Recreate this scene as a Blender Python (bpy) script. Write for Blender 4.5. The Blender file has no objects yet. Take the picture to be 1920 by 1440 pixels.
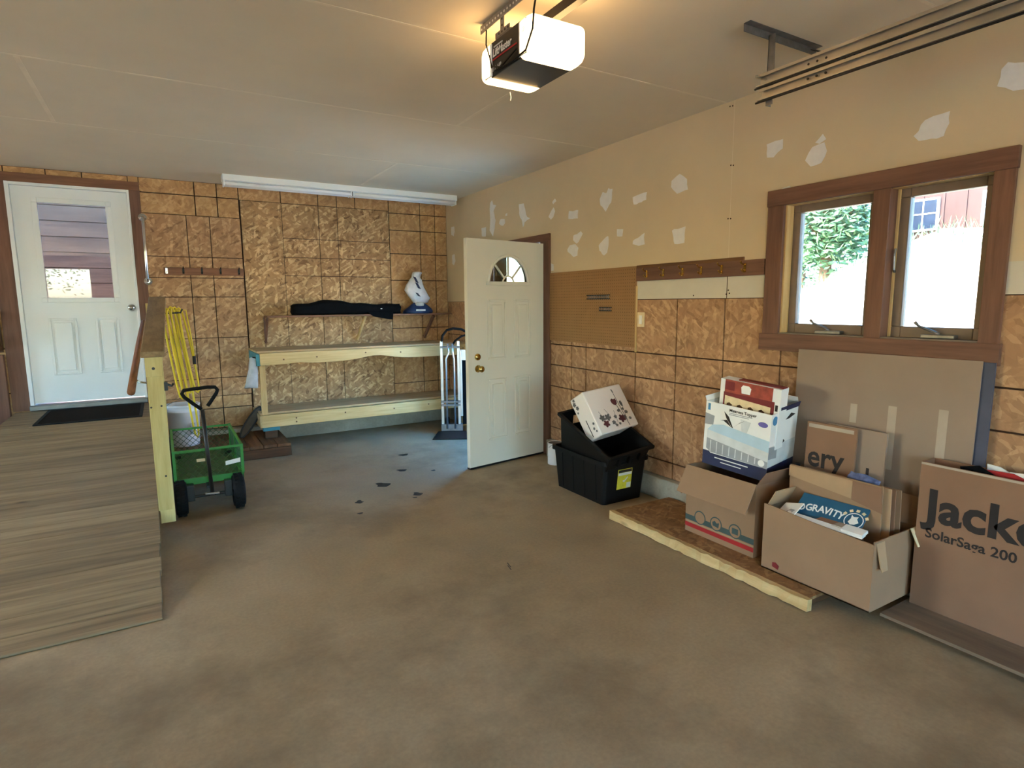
import bpy, bmesh, math, random
from mathutils import Vector, Matrix, Euler
random.seed(7)
PI = math.pi
sc = bpy.context.scene
COL = sc.collection

# ------------------------------------------------------------------ camera
cam = bpy.data.cameras.new('camera'); camo = bpy.data.objects.new('camera', cam); COL.objects.link(camo)
YAW, PITCH, ROLL, FPX = 0.535635, -0.137267, -0.007836, 1102.17
fw = Vector((math.sin(YAW)*math.cos(PITCH), math.cos(YAW)*math.cos(PITCH), math.sin(PITCH)))
rt = Vector((math.cos(YAW), -math.sin(YAW), 0)); up = rt.cross(fw)
r2 = math.cos(ROLL)*rt + math.sin(ROLL)*up; u2 = -math.sin(ROLL)*rt + math.cos(ROLL)*up
m = Matrix((r2, u2, -fw)).transposed().to_4x4(); m.translation = (0, 0, 1.48)
camo.matrix_world = m
cam.sensor_fit = 'HORIZONTAL'; cam.sensor_width = 36; cam.lens = FPX*36/1920; cam.clip_start = .02; cam.clip_end = 500
sc.camera = camo

# ------------------------------------------------------------------ world, sun, exposure
w = bpy.data.worlds.new('world'); sc.world = w; w.use_nodes = True
nt = w.node_tree; bgn = nt.nodes['Background']
sky = nt.nodes.new('ShaderNodeTexSky'); sky.sky_type = 'NISHITA'; sky.sun_disc = False
sky.sun_elevation = math.radians(47); sky.sun_rotation = math.radians(-67); sky.air_density = 1.0; sky.dust_density = 2.5; sky.ozone_density = 1.0
hs = nt.nodes.new('ShaderNodeHueSaturation'); hs.inputs['Saturation'].default_value = 1.75
nt.links.new(sky.outputs[0], hs.inputs['Color']); nt.links.new(hs.outputs[0], bgn.inputs[0])
bgn.inputs[1].default_value = 0.62
sun = bpy.data.lights.new('sun', 'SUN'); suno = bpy.data.objects.new('sun', sun); COL.objects.link(suno)
sun.energy = 2.9; sun.angle = math.radians(.6); sun.color = (1, .91, .76)
sd = Vector((.85, -.35, -1.0)).normalized()          # direction the light travels
suno.rotation_euler = sd.to_track_quat('-Z', 'Y').to_euler(); suno.location = (-4, 12, 20)

def portal(name, loc, rot, sx, sy):
    l = bpy.data.lights.new(name, 'AREA'); l.shape = 'RECTANGLE'; l.size = sx; l.size_y = sy; l.cycles.is_portal = True
    o = bpy.data.objects.new(name, l); COL.objects.link(o); o.location = loc; o.rotation_euler = rot
portal('daylight_portal_bay_two', (-2.925, -4.45, 1.2), (PI/2, 0, PI), 2.95, 2.4)
portal('daylight_portal_bay_one', (1.2, -4.45, 1.15), (PI/2, 0, PI), 2.8, 2.3)
portal('daylight_portal_added_window', (-4.64, 4.8, 1.6), (PI/2, 0, PI/2), 2.2, 1.4)
portal('daylight_portal_side_door', (3.24, 5.26, 1.03), (PI/2, 0, -PI/2), .92, 2.06)
portal('daylight_portal_window', (3.24, 1.71, 1.66), (PI/2, 0, -PI/2), 1.02, .75)
sc.view_settings.view_transform = 'Standard'; sc.view_settings.look = 'None'; sc.view_settings.gamma = 1
sc.view_settings.use_curve_mapping = False; sc.view_settings.exposure = 3.15

# ------------------------------------------------------------------ materials
def L(r, g, b):
    f = lambda c: c/12.92 if c <= .04045 else ((c+.055)/1.055)**2.4
    return (f(r/255), f(g/255), f(b/255), 1)
class N:
    def __init__(s, name):
        s.m = bpy.data.materials.new(name); s.m.use_nodes = True; s.t = s.m.node_tree
        s.p = s.t.nodes['Principled BSDF']; s.out = s.t.nodes['Material Output']
    def n(s, ty, **k):
        o = s.t.nodes.new('ShaderNode'+ty)
        for a, b in k.items():
            if a.startswith('_'): setattr(o, a[1:], b)
            else: s.set(o, a, b)
        return o
    def set(s, o, a, b):
        i = o.inputs[int(a[1:])] if a[0] == 'i' and a[1:].isdigit() else o.inputs[a]
        if isinstance(b, bpy.types.NodeSocket): s.t.links.new(b, i)
        else: i.default_value = b
    def lk(s, a, b): s.t.links.new(a, b)
    def ramp(s, fac, stops, interp='LINEAR'):
        r = s.t.nodes.new('ShaderNodeValToRGB'); r.color_ramp.interpolation = interp
        e = r.color_ramp.elements
        while len(e) < len(stops): e.new(.5)
        for q, (p, c) in zip(e, stops): q.position = p; q.color = c
        s.lk(fac, r.inputs[0]); return r.outputs[0]
    def mix(s, fac, a, b, mode='MIX'):
        x = s.t.nodes.new('ShaderNodeMix'); x.data_type = 'RGBA'; x.blend_type = mode
        for i, v in ((0, fac), (6, a), (7, b)):
            if isinstance(v, bpy.types.NodeSocket): s.lk(v, x.inputs[i])
            else: x.inputs[i].default_value = v
        return x.outputs[2]
    def math(s, op, a, b=0., clamp=False):
        x = s.t.nodes.new('ShaderNodeMath'); x.operation = op; x.use_clamp = clamp
        for i, v in ((0, a), (1, b)):
            if isinstance(v, bpy.types.NodeSocket): s.lk(v, x.inputs[i])
            else: x.inputs[i].default_value = v
        return x.outputs[0]
    def obj(s): return s.n('TexCoord').outputs['Object']
    def mapping(s, vec, loc=(0,0,0), rot=(0,0,0), scale=(1,1,1)):
        x = s.n('Mapping'); s.lk(vec, x.inputs[0]); x.inputs[1].default_value = loc; x.inputs[2].default_value = rot; x.inputs[3].default_value = scale
        return x.outputs[0]
    def noise(s, vec, scale, detail=4, rough=.55, dist=0.):
        x = s.n('TexNoise'); s.lk(vec, x.inputs['Vector']); x.inputs['Scale'].default_value = scale; x.inputs['Detail'].default_value = detail
        x.inputs['Roughness'].default_value = rough; x.inputs['Distortion'].default_value = dist; return x.outputs[0]
    def bump(s, h, strength=.2, dist=.01):
        b = s.n('Bump'); b.inputs['Strength'].default_value = strength; b.inputs['Distance'].default_value = dist
        s.lk(h, b.inputs['Height']); s.lk(b.outputs[0], s.p.inputs['Normal'])
    def done(s, col=None, rough=.6, metal=0., spec=.4):
        if col is not None: s.set(s.p, 'Base Color', col)
        s.set(s.p, 'Roughness', rough); s.set(s.p, 'Metallic', metal); s.set(s.p, 'Specular IOR Level', spec)
        return s.m
def shade(c, f): return (min(1, c[0]*f), min(1, c[1]*f), min(1, c[2]*f), 1)

def plain(name, c, rough=.55, metal=0., spec=.4, var=.12, scale=9., bump=0., bscale=60.):
    s = N(name); o = s.obj()
    f = s.noise(o, scale, 4)
    col = s.ramp(f, [(.3, shade(c, 1-var)), (.7, shade(c, 1+var))])
    if bump: s.bump(s.noise(o, bscale, 3), bump, .003)
    return s.done(col, rough, metal, spec)

def osb(name, axis, light, mid, dark, contrast=1.0):
    s = N(name); o = s.obj(); x = s.n('SeparateXYZ'); s.lk(o, x.inputs[0])
    cb = s.n('CombineXYZ'); s.lk(x.outputs['Y' if axis == 'y' else 'X'], cb.inputs[0])
    s.lk(x.outputs['Y' if axis == 'z' else 'Z'], cb.inputs[1])
    v = cb.outputs[0]
    wob = s.n('VectorMath', _operation='ADD'); s.lk(v, wob.inputs[0])
    nn = s.n('TexNoise'); s.lk(v, nn.inputs['Vector']); nn.inputs['Scale'].default_value = 22; nn.inputs['Detail'].default_value = 2
    sm = s.n('VectorMath', _operation='SCALE'); s.lk(nn.outputs['Color'], sm.inputs[0]); sm.inputs['Scale'].default_value = .018
    s.lk(sm.outputs[0], wob.inputs[1]); v = wob.outputs[0]
    base = s.noise(v, 7, 5, .6)
    col = s.ramp(base, [(.3, shade(mid, .86)), (.7, shade(mid, 1.12))])
    k = contrast
    hgt = None
    for i, (ang, sx, sy) in enumerate(((8, 13, 44), (72, 14, 48), (128, 11, 38), (38, 18, 60), (95, 13, 42), (150, 16, 55))):
        mp = s.mapping(s.mapping(v, (0, 0, 0), (0, 0, math.radians(ang))), (i*3.7, i*1.9, 0), (0, 0, 0), (sx, sy, 1))
        vo = s.n('TexVoronoi', _voronoi_dimensions='2D'); s.lk(mp, vo.inputs['Vector']); vo.inputs['Randomness'].default_value = 1; vo.inputs['Scale'].default_value = 1
        sp = s.n('SeparateColor'); s.lk(vo.outputs['Color'], sp.inputs[0])
        on = s.math('GREATER_THAN', sp.outputs[0], .58)
        lo = (.5-.5*k)
        fc = s.ramp(sp.outputs[1], [(0, shade(dark, 1)), (.22, shade(mid, .88)), (.62, mid), (.9, light), (1, shade(light, 1.12))])
        col = s.mix(s.math('MULTIPLY', on, min(.95, .7*k)), col, fc)
        h = s.math('MULTIPLY', on, sp.outputs[2])
        hgt = h if hgt is None else s.math('ADD', hgt, h)
    big = s.noise(v, 1.3, 3)
    col = s.mix(1, col, s.ramp(big, [(.3, (.86, .85, .83, 1)), (.7, (1.1, 1.1, 1.1, 1))]), 'MULTIPLY')
    s.bump(hgt, .25, .004)
    return s.done(col, .62, 0, .3)

def wood(name, c1, c2, axis='x', fine=60., knots=True, rough=.62, kdark=.35, vary=.16, streak=2.2):
    s = N(name); o = s.obj()
    oi = s.n('ObjectInfo'); off = s.n('VectorMath', _operation='ADD'); s.lk(o, off.inputs[0])
    cb = s.n('CombineXYZ'); rr = s.math('MULTIPLY', oi.outputs['Random'], 31.); s.lk(rr, cb.inputs[0]); s.lk(rr, cb.inputs[1]); s.lk(rr, cb.inputs[2])
    s.lk(cb.outputs[0], off.inputs[1]); v = off.outputs[0]
    i = 'xyz'.index(axis)
    sc1 = [fine]*3; sc1[i] = streak
    sc2 = [9.]*3; sc2[i] = .9
    g1 = s.noise(s.mapping(v, scale=sc1), 1, 6, .65, .3)
    g2 = s.noise(s.mapping(v, scale=sc2), 1, 4, .5, .6)
    col = s.ramp(s.math('ADD', s.math('MULTIPLY', g1, .55), s.math('MULTIPLY', g2, .45)), [(.36, c2), (.62, c1)])
    if knots:
        sc3 = [7.]*3; sc3[i] = 2.6
        vo = s.n('TexVoronoi'); s.lk(s.mapping(v, scale=sc3), vo.inputs['Vector']); vo.inputs['Scale'].default_value = 1
        kf = s.ramp(vo.outputs['Distance'], [(.02, (1, 1, 1, 1)), (.13, (0, 0, 0, 1))])
        sp = s.n('SeparateColor'); s.lk(vo.outputs['Color'], sp.inputs[0])
        kf = s.math('MULTIPLY', kf, s.math('GREATER_THAN', sp.outputs[0], .72))
        col = s.mix(s.math('MULTIPLY', kf, .75), col, shade(c2, kdark))
    tint = s.ramp(oi.outputs['Random'], [(0, (1-vary,)*3+(1,)), (1, (1+vary*.6,)*3+(1,))])
    col = s.mix(1, col, tint, 'MULTIPLY')
    s.bump(g1, .12, .003)
    return s.done(col, rough, 0, .3)

def concrete(name, c1, c2, c3, rough=.55):
    s = N(name); o = s.obj()
    a = s.noise(o, .55, 6, .6, .4); b = s.noise(s.mapping(o, (7, 3, 0)), 2.3, 6, .62, .3); c = s.noise(o, 60, 4, .6)
    col = s.ramp(s.math('ADD', s.math('MULTIPLY', a, .6), s.math('MULTIPLY', b, .4)), [(.34, c3), (.5, c1), (.66, c2)])
    col = s.mix(.35, col, s.ramp(c, [(.35, shade(c1, .78)), (.65, shade(c1, 1.2))]))
    d = s.noise(s.mapping(o, (1, 9, 2)), 1.1, 5, .7)
    col = s.mix(s.ramp(d, [(.48, (0, 0, 0, 1)), (.70, (.75, .75, .75, 1))]), col, shade(c3, .75))
    s.bump(c, .08, .002)
    r = s.ramp(b, [(.3, (rough-.12,)*3+(1,)), (.7, (rough+.15,)*3+(1,))])
    s.set(s.p, 'Base Color', col); s.set(s.p, 'Roughness', r); s.set(s.p, 'Specular IOR Level', .45)
    return s.m

def glassmat(name, tint=(1, 1, 1, 1), boost=0.0):
    s = N(name); s.t.nodes.remove(s.p)
    tr = s.n('BsdfTransparent'); tr.inputs[0].default_value = tint
    gl = s.n('BsdfGlossy'); gl.inputs['Roughness'].default_value = .015
    fr = s.n('Fresnel'); fr.inputs[0].default_value = 1.5
    mx = s.n('MixShader'); f = s.math('ADD', s.math('MULTIPLY', fr.outputs[0], 1.7), boost)
    s.lk(f, mx.inputs[0]); s.lk(tr.outputs[0], mx.inputs[1]); s.lk(gl.outputs[0], mx.inputs[2]); s.lk(mx.outputs[0], s.out.inputs[0])
    return s.m

def emis(name, c, strength):
    s = N(name); s.set(s.p, 'Emission Color', c); s.set(s.p, 'Emission Strength', strength)
    return s.done(c, .4)

OB_BASE = osb('osb_smooth_back', 'x', L(212, 174, 126), L(188, 145, 98), L(146, 102, 64), .65)
OB_ROUGH = osb('osb_rough_back', 'x', L(216, 184, 138), L(172, 134, 92), L(106, 74, 48), 1.05)
OB_A = osb('osb_panel_back', 'x', L(208, 172, 130), L(174, 134, 96), L(118, 82, 56), .85)
OB_RIGHT = osb('osb_right', 'y', L(202, 165, 126), L(172, 132, 98), L(132, 96, 68), .75)
OB_FLOOR = osb('osb_deck', 'z', L(176, 138, 92), L(140, 100, 62), L(92, 60, 36), .7)
GAP = plain('osb_joint_dark', L(58, 33, 18), .8)
DRY = plain('drywall_beige_paint', L(206, 187, 155), .75, var=.03, scale=3, bump=.05, bscale=220)
CEIL = plain('ceiling_beige_paint', L(220, 207, 182), .8, var=.03, scale=2, bump=.08, bscale=160)
RAWDRY = plain('drywall_raw_white', L(205, 198, 182), .8, var=.03)
MUD = plain('joint_compound', L(226, 224, 222), .8, var=.04, scale=25)
TAPE = plain('ceiling_tape_seam', L(228, 215, 190), .8, var=.05)
FLOOR = concrete('concrete_floor', L(163, 141, 108), L(186, 165, 131), L(128, 108, 80))
CURB = concrete('concrete_curb', L(160, 156, 140), L(184, 180, 164), L(128, 122, 106), .8)
STAIN = plain('oil_stain', L(40, 34, 28), .5, var=.3, scale=30)
RAMPW = wood('ramp_plank_wood', L(160, 137, 103), L(112, 92, 67), 'x', 22, vary=.12, streak=1.2)
PT = wood('treated_lumber', L(214, 200, 138), L(182, 162, 98), 'z', 26, knots=False, vary=.06)
PTY = wood('rail_cap_wood', L(158, 132, 96), L(122, 100, 70), 'y', 40, knots=False)
PINE = wood('pine_board', L(226, 196, 140), L(196, 160, 100), 'x', 34, knots=True, vary=.05)
PINEY = wood('pine_board_long', L(214, 186, 134), L(184, 152, 98), 'y', 34, knots=True, vary=.05)
PINEZ = wood('pine_board_upright', L(222, 192, 138), L(190, 155, 98), 'z', 34, knots=False, vary=.05)
PLY = wood('plywood_top', L(202, 172, 128), L(176, 142, 98), 'x', 22, knots=False, vary=.03)
CEDAR = wood('cedar_trim_along', L(128, 92, 74), L(96, 67, 55), 'y', 34, kdark=.4, vary=.12)
CEDARZ = wood('cedar_trim_upright', L(128, 92, 74), L(96, 67, 55), 'z', 34, kdark=.4, vary=.12)
CEDARX = wood('cedar_trim_across', L(142, 100, 74), L(106, 72, 54), 'x', 34, kdark=.4, vary=.12)
DOWEL = wood('dowel_wood', L(138, 92, 62), L(108, 68, 44), 'y', 60, knots=False)
OLDP = wood('old_plank', L(128, 90, 58), L(84, 54, 34), 'y', 30, vary=.2)
OLDPX = wood('old_plank_across', L(104, 70, 44), L(66, 42, 26), 'x', 30, vary=.2)
OLDPLY = wood('grey_plywood', L(132, 112, 90), L(106, 88, 70), 'y', 22, knots=False)
LINER = wood('window_liner_pine', L(222, 194, 140), L(196, 160, 104), 'z', 40, knots=False, vary=.05)
SASH = plain('sash_brown', L(120, 104, 92), .5)
WDOOR = plain('door_white_paint', L(226, 229, 228), .38, var=.02, scale=2)
CDOOR = plain('door_cream_paint', L(222, 218, 203), .4, var=.02, scale=2)
SILLM = plain('aluminium_sill', L(128, 128, 128), .4, .6)
RUBBER = plain('black_rubber', L(18, 18, 19), .75, spec=.2, var=.2)
MATM = plain('door_mat_fibre', L(34, 27, 23), .95, spec=.05, var=.3, scale=120, bump=.5, bscale=300)
BLACKP = plain('black_plastic', L(11, 11, 12), .5, spec=.25, var=.1)
BLACKM = plain('black_painted_metal', L(34, 31, 30), .4, .2)
BLACKF = plain('black_fabric', L(14, 14, 16), .9, spec=.1, var=.25, scale=30, bump=.3, bscale=40)
CHROME = plain('chrome', L(215, 217, 220), .14, 1.0, var=.02)
BRASS = plain('brass', L(206, 172, 98), .2, 1.0, var=.05)
ALU = plain('aluminium', L(205, 208, 212), .32, .9, var=.05)
GALV = plain('galvanised_steel', L(128, 128, 130), .42, .75, var=.2, scale=24)
TRACKM = plain('track_steel', L(172, 162, 146), .4, .6, var=.1)
WMETAL = plain('white_enamel', L(238, 240, 240), .35, var=.01)
TUBEW = plain('unlit_tube_glass', L(240, 242, 244), .25, var=.01)
GREEN = plain('green_enamel', L(38, 122, 40), .4, var=.12)
GREEND = plain('green_mesh', L(34, 78, 32), .5, var=.15)
YEL = plain('yellow_cord', L(222, 198, 52), .5, var=.1)
BUCKW = plain('white_bucket', L(222, 220, 218), .45, var=.03)
CARD = plain('cardboard', L(152, 120, 91), .8, var=.06, scale=5, bump=.05, bscale=90)
CARD2 = plain('cardboard_warm', L(136, 102, 78), .8, var=.06, scale=5, bump=.05, bscale=90)
CARD3 = plain('cardboard_grey', L(148, 128, 111), .8, var=.05, scale=4)
CARDIN = plain('cardboard_inside', L(172, 140, 106), .85, var=.05)
INK = plain('dark_print', L(44, 36, 34), .8, var=.1)
GREENINK = plain('green_grey_print', L(66, 82, 78), .8)
REDINK = plain('red_print', L(168, 38, 38), .8)
WPAPER = plain('white_paper', L(230, 229, 224), .6, var=.03)
NAVY = plain('navy_print', L(36, 42, 74), .5)
SKYB = plain('pale_blue_print', L(178, 202, 214), .55, var=.06)
GREYPR = plain('grey_print', L(150, 152, 154), .55, var=.1)
LIGHTPR = plain('light_grey_print', L(206, 208, 206), .55)
BLUEPR = plain('blue_print', L(70, 130, 170), .55)
PURPLE = plain('violet_print', L(104, 96, 160), .55)
REDBOX = plain('red_food_print', L(150, 62, 48), .5, var=.35, scale=18)
MAROON = plain('maroon_print', L(118, 30, 34), .5)
CREAMPR = plain('cream_print', L(224, 202, 160), .5, var=.1, scale=30)
TEAL = plain('teal_bag', L(28, 84, 112), .4, var=.1)
TEALP = plain('teal_paint', L(66, 132, 142), .6, var=.1)
YLAB = plain('yellow_label', L(214, 202, 60), .5, var=.15, scale=40)
CLEAR = plain('packing_tape', L(176, 160, 142), .12, var=.05)
RAG = plain('grey_rag', L(178, 180, 182), .9, var=.12, scale=20)
PEG = plain('pegboard_brown', L(150, 112, 72), .7, var=.05)
HOLE = plain('peg_hole_dark', L(84, 58, 36), .9)
PANELH = wood('house_siding', L(72, 50, 50), L(58, 40, 40), 'z', 20, knots=False, vary=.08)
GLASS = glassmat('window_glass', (.82, .86, .84, 1))
DGLASS = glassmat('door_glass', (.7, .72, .7, 1), .03)
BULB = emis('lit_lens', (1, .62, .25, 1), 1.5)
LEAF = plain('leaf_green', L(76, 108, 74), .5, var=.4, scale=3)
LEAF2 = plain('leaf_pale_green', L(100, 132, 94), .5, var=.3, scale=3)
BARK = plain('bark', L(96, 78, 62), .9, var=.2, scale=20)
SOIL = plain('dry_hillside', L(196, 186, 160), .9, var=.15, scale=1.5)
LAWN = plain('lawn', L(92, 124, 60), .9, var=.25, scale=2)
DRIVE = plain('warm_bounce_gravel', L(204, 176, 146), .9, var=.12, scale=6)  # unseen ground, tinted warm so the daylight it bounces indoors loses its green
FLORAL = plain('flower_print', L(92, 44, 48), .5, var=.2)
FLORG = plain('flower_print_grey', L(98, 94, 92), .5, var=.2)
BREAD = plain('cream_enamel', L(232, 222, 212), .3, var=.01)
BAGBLUE = plain('sack_navy', L(30, 52, 92), .4, var=.2)
BAGW = plain('sack_white', L(216, 218, 224), .35, var=.08, scale=30)

# ------------------------------------------------------------------ mesh helpers
WM = {}
class MB:
    def __init__(s): s.v = []; s.f = []
    def quad_box(s, c):                                    # 8 corners: bottom ring then top ring
        n = len(s.v); s.v += [tuple(p) for p in c]
        for f in ((3, 2, 1, 0), (4, 5, 6, 7), (0, 1, 5, 4), (1, 2, 6, 5), (2, 3, 7, 6), (3, 0, 4, 7)): s.f.append(tuple(n+i for i in f))
        return s
    def box(s, x0, x1, y0, y1, z0, z1):
        return s.quad_box([(x0, y0, z0), (x1, y0, z0), (x1, y1, z0), (x0, y1, z0), (x0, y0, z1), (x1, y0, z1), (x1, y1, z1), (x0, y1, z1)])
    def bar(s, a, b, w, h, upv=(0, 0, 1)):                  # rectangular bar between two points
        a = Vector(a); b = Vector(b); d = (b-a).normalized(); u = Vector(upv)
        if abs(d.dot(u)) > .98: u = Vector((1, 0, 0))
        sd = d.cross(u).normalized(); u = sd.cross(d)
        r = lambda p: [p-sd*w/2-u*h/2, p+sd*w/2-u*h/2, p+sd*w/2+u*h/2, p-sd*w/2+u*h/2]
        A, B = r(a), r(b); n = len(s.v); s.v += [tuple(p) for p in A+B]
        for f in ((3, 2, 1, 0), (4, 5, 6, 7), (0, 1, 5, 4), (1, 2, 6, 5), (2, 3, 7, 6), (3, 0, 4, 7)): s.f.append(tuple(n+i for i in f))
        return s
    def poly(s, pts, th=None):                             # flat polygon, optional extrude vector
        n = len(s.v); k = len(pts); s.v += [tuple(p) for p in pts]; s.f.append(tuple(range(n, n+k)))
        if th is not None:
            t = Vector(th); s.v += [tuple(Vector(p)+t) for p in pts]; s.f.append(tuple(range(n+2*k-1, n+k-1, -1)))
            for i in range(k): j = (i+1) % k; s.f.append((n+j, n+i, n+k+i, n+k+j))
        return s
    def tube(s, pts, r, k=8, closed=False, caps=True):
        pts = [Vector(p) for p in pts]; m_ = len(pts); n = len(s.v); prev = None
        rs = r if isinstance(r, (list, tuple)) else [r]*m_
        for i, p in enumerate(pts):
            if closed: d = pts[(i+1) % m_]-pts[i-1]
            else: d = pts[min(i+1, m_-1)]-pts[max(i-1, 0)]
            d = d.normalized() if d.length > 1e-9 else Vector((0, 0, 1))
            if prev is None:
                u = Vector((0, 0, 1)) if abs(d.z) < .9 else Vector((1, 0, 0))
            else: u = prev
            u = (u-d*u.dot(d)); u = u.normalized() if u.length > 1e-6 else d.orthogonal().normalized(); prev = u; v = d.cross(u)
            for j in range(k):
                a = 2*PI*j/k; s.v.append(tuple(p+(u*math.cos(a)+v*math.sin(a))*rs[i]))
        for i in range(m_ if closed else m_-1):
            a = n+i*k; b = n+((i+1) % m_)*k
            for j in range(k): s.f.append((a+j, a+(j+1) % k, b+(j+1) % k, b+j))
        if caps and not closed:
            s.f.append(tuple(n+j for j in reversed(range(k)))); s.f.append(tuple(n+(m_-1)*k+j for j in range(k)))
        return s
    def cyl(s, a, b, r, k=16): return s.tube([a, b], r, k)
    def lathe(s, prof, c=(0, 0, 0), k=24, axis='z'):        # profile (r, h)
        n = len(s.v); c = Vector(c)
        for r, h in prof:
            for j in range(k):
                a = 2*PI*j/k; x, y = r*math.cos(a), r*math.sin(a)
                p = (x, y, h) if axis == 'z' else ((h, x, y) if axis == 'x' else (y, h, x))
                s.v.append(tuple(c+Vector(p)))
        for i in range(len(prof)-1):
            for j in range(k): a = n+i*k; b = a+k; s.f.append((a+j, a+(j+1) % k, b+(j+1) % k, b+j))
        if prof[0][0] > 1e-4: s.f.append(tuple(n+j for j in reversed(range(k))))
        if prof[-1][0] > 1e-4: s.f.append(tuple(n+(len(prof)-1)*k+j for j in range(k)))
        return s
    def loft(s, rings, cap0=True, cap1=True):
        n = len(s.v); k = len(rings[0])
        for r in rings: s.v += [tuple(p) for p in r]
        for i in range(len(rings)-1):
            for j in range(k): a = n+i*k; b = a+k; s.f.append((a+j, a+(j+1) % k, b+(j+1) % k, b+j))
        if cap0: s.f.append(tuple(n+j for j in reversed(range(k))))
        if cap1: s.f.append(tuple(n+(len(rings)-1)*k+j for j in range(k)))
        return s
    def build(s, name, mat, parent=None, bevel=0., seg=2, smooth=False, world=True, subdiv=0):
        v = [Vector(p) for p in s.v]
        if parent is not None and world:
            im = WM[parent.name].inverted(); v = [im @ p for p in v]
        me = bpy.data.meshes.new(name); me.from_pydata([tuple(p) for p in v], [], s.f); me.validate()
        bm = bmesh.new(); bm.from_mesh(me)
        bmesh.ops.recalc_face_normals(bm, faces=bm.faces)
        if bevel > 0:
            ed = [e for e in bm.edges if len(e.link_faces) == 2 and e.calc_face_angle(0) > .6]
            bmesh.ops.bevel(bm, geom=ed, offset=bevel, segments=seg, affect='EDGES', clamp_overlap=True, profile=.6)
        bm.to_mesh(me); bm.free()
        if smooth:
            for p in me.polygons: p.use_smooth = True
        me.materials.append(mat)
        o = bpy.data.objects.new(name, me); COL.objects.link(o)
        if subdiv: md = o.modifiers.new('subsurf', 'SUBSURF'); md.levels = subdiv; md.render_levels = subdiv
        if parent is not None: o.parent = parent; WM[o.name] = WM[parent.name].copy()
        else: WM[o.name] = Matrix.Identity(4)
        return o
def thing(name, label, cat, loc=(0, 0, 0), rot=(0, 0, 0), group=None, kind=None):
    o = bpy.data.objects.new(name, None); COL.objects.link(o); o.empty_display_size = .05
    o.location = loc; o.rotation_euler = rot
    WM[o.name] = Matrix.Translation(loc) @ Euler(rot, 'XYZ').to_matrix().to_4x4()
    tag(o, label, cat, group, kind); return o
def tag(o, label=None, cat=None, group=None, kind=None):
    if label: o['label'] = label
    if cat: o['category'] = cat
    if group: o['group'] = group
    if kind: o['kind'] = kind
    return o
def struct(o, label, cat): return tag(o, label, cat, None, 'structure')
def frame_negx(): return Matrix(((0, 0, -1), (-1, 0, 0), (0, 1, 0)))     # text right = -Y, up = +Z, faces -X
def frame_negy(): return Matrix(((1, 0, 0), (0, 0, -1), (0, 1, 0)))      # text right = +X, up = +Z, faces -Y
def text(body, size, mat, parent, loc, rot3, name='lettering', bold=0., shear=0., space=1., align='LEFT', squeeze=1.):
    cu = bpy.data.curves.new(name, 'FONT'); cu.body = body; cu.size = size; cu.offset = bold; cu.shear = shear; cu.space_character = space
    cu.align_x = align; cu.resolution_u = 3; cu.extrude = 0.0003
    t = bpy.data.objects.new(name+'_tmp', cu); COL.objects.link(t)
    dg = bpy.context.evaluated_depsgraph_get(); me = bpy.data.meshes.new_from_object(t.evaluated_get(dg))
    bpy.data.objects.remove(t); bpy.data.curves.remove(cu)
    M4 = Matrix.Translation(loc) @ rot3.to_4x4() @ Matrix.Diagonal((squeeze, 1, 1, 1)); me.transform(M4)     # local coordinates of the parent
    me.materials.clear(); me.materials.append(mat)
    o = bpy.data.objects.new(name, me); COL.objects.link(o); o.parent = parent; WM[o.name] = WM[parent.name].copy(); return o
def decal(name, mat, parent, org, U, V, pts, off=.0008):
    U = Vector(U); V = Vector(V); n = U.cross(V).normalized(); org = Vector(org)
    m_ = MB(); m_.poly([org+U*a+V*b+n*off for a, b in pts], -n*off*.8); return m_.build(name, mat, parent, world=False)
def rect(a0, a1, b0, b1): return [(a0, b0), (a1, b0), (a1, b1), (a0, b1)]
def disc(cx, cy, r, k=20, ry=None): return [(cx+r*math.cos(2*PI*i/k), cy+(ry or r)*math.sin(2*PI*i/k)) for i in range(k)]
def minus(a0, a1, b0, b1, holes):
    xs = sorted({a0, a1, *[h[0] for h in holes], *[h[1] for h in holes]}); ys = sorted({b0, b1, *[h[2] for h in holes], *[h[3] for h in holes]})
    out = []
    for i in range(len(xs)-1):
        for j in range(len(ys)-1):
            cx, cy = (xs[i]+xs[i+1])/2, (ys[j]+ys[j+1])/2
            if not (a0 <= cx <= a1 and b0 <= cy <= b1): continue
            if any(h[0] < cx < h[1] and h[2] < cy < h[3] for h in holes): continue
            out.append((xs[i], xs[i+1], ys[j], ys[j+1]))
    return out

# ------------------------------------------------------------------ room shell
XR, YB, XL, YF, CH = 3.18, 6.95, -4.6, -4.5, 2.72
fl = struct(MB().box(XL-.15, XR+.16, YF-.16, YB+.15, -.12, 0).build('floor', FLOOR), 'brown-grey stained concrete garage floor', 'floor')
for i, (x, y) in enumerate([(1.963, 5.412), (1.754, 4.905), (1.47, 4.586), (1.63, 4.212), (1.186, 4.269), (1.997, 4.751), (1.12, 4.02), (1.58, 4.14)]):
    r = (.045, .04, .055, .035, .03, .02, .02, .016)[i]; m_ = MB()
    m_.poly([(x+r*(1+.35*math.sin(3*a+i))*math.cos(a), y+r*(1.1+.3*math.cos(2*a+i))*math.sin(a), .0006) for a in [2*PI*q/14 for q in range(14)]])
    m_.build('oil_stain', STAIN, fl)
for (x, y) in ((1.60, 2.745), (1.585, 2.715)):
    MB().poly([(x-.009, y-.03, .0006), (x-.003, y-.03, .0006), (x+.009, y+.03, .0006), (x+.003, y+.03, .0006)]).build('oil_stain', STAIN, fl)
ce = struct(MB().box(XL-.15, XR+.16, YF-.16, YB+.15, CH, CH+.2).build('ceiling', CEIL), 'beige painted drywall ceiling with taped seams', 'ceiling')
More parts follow.
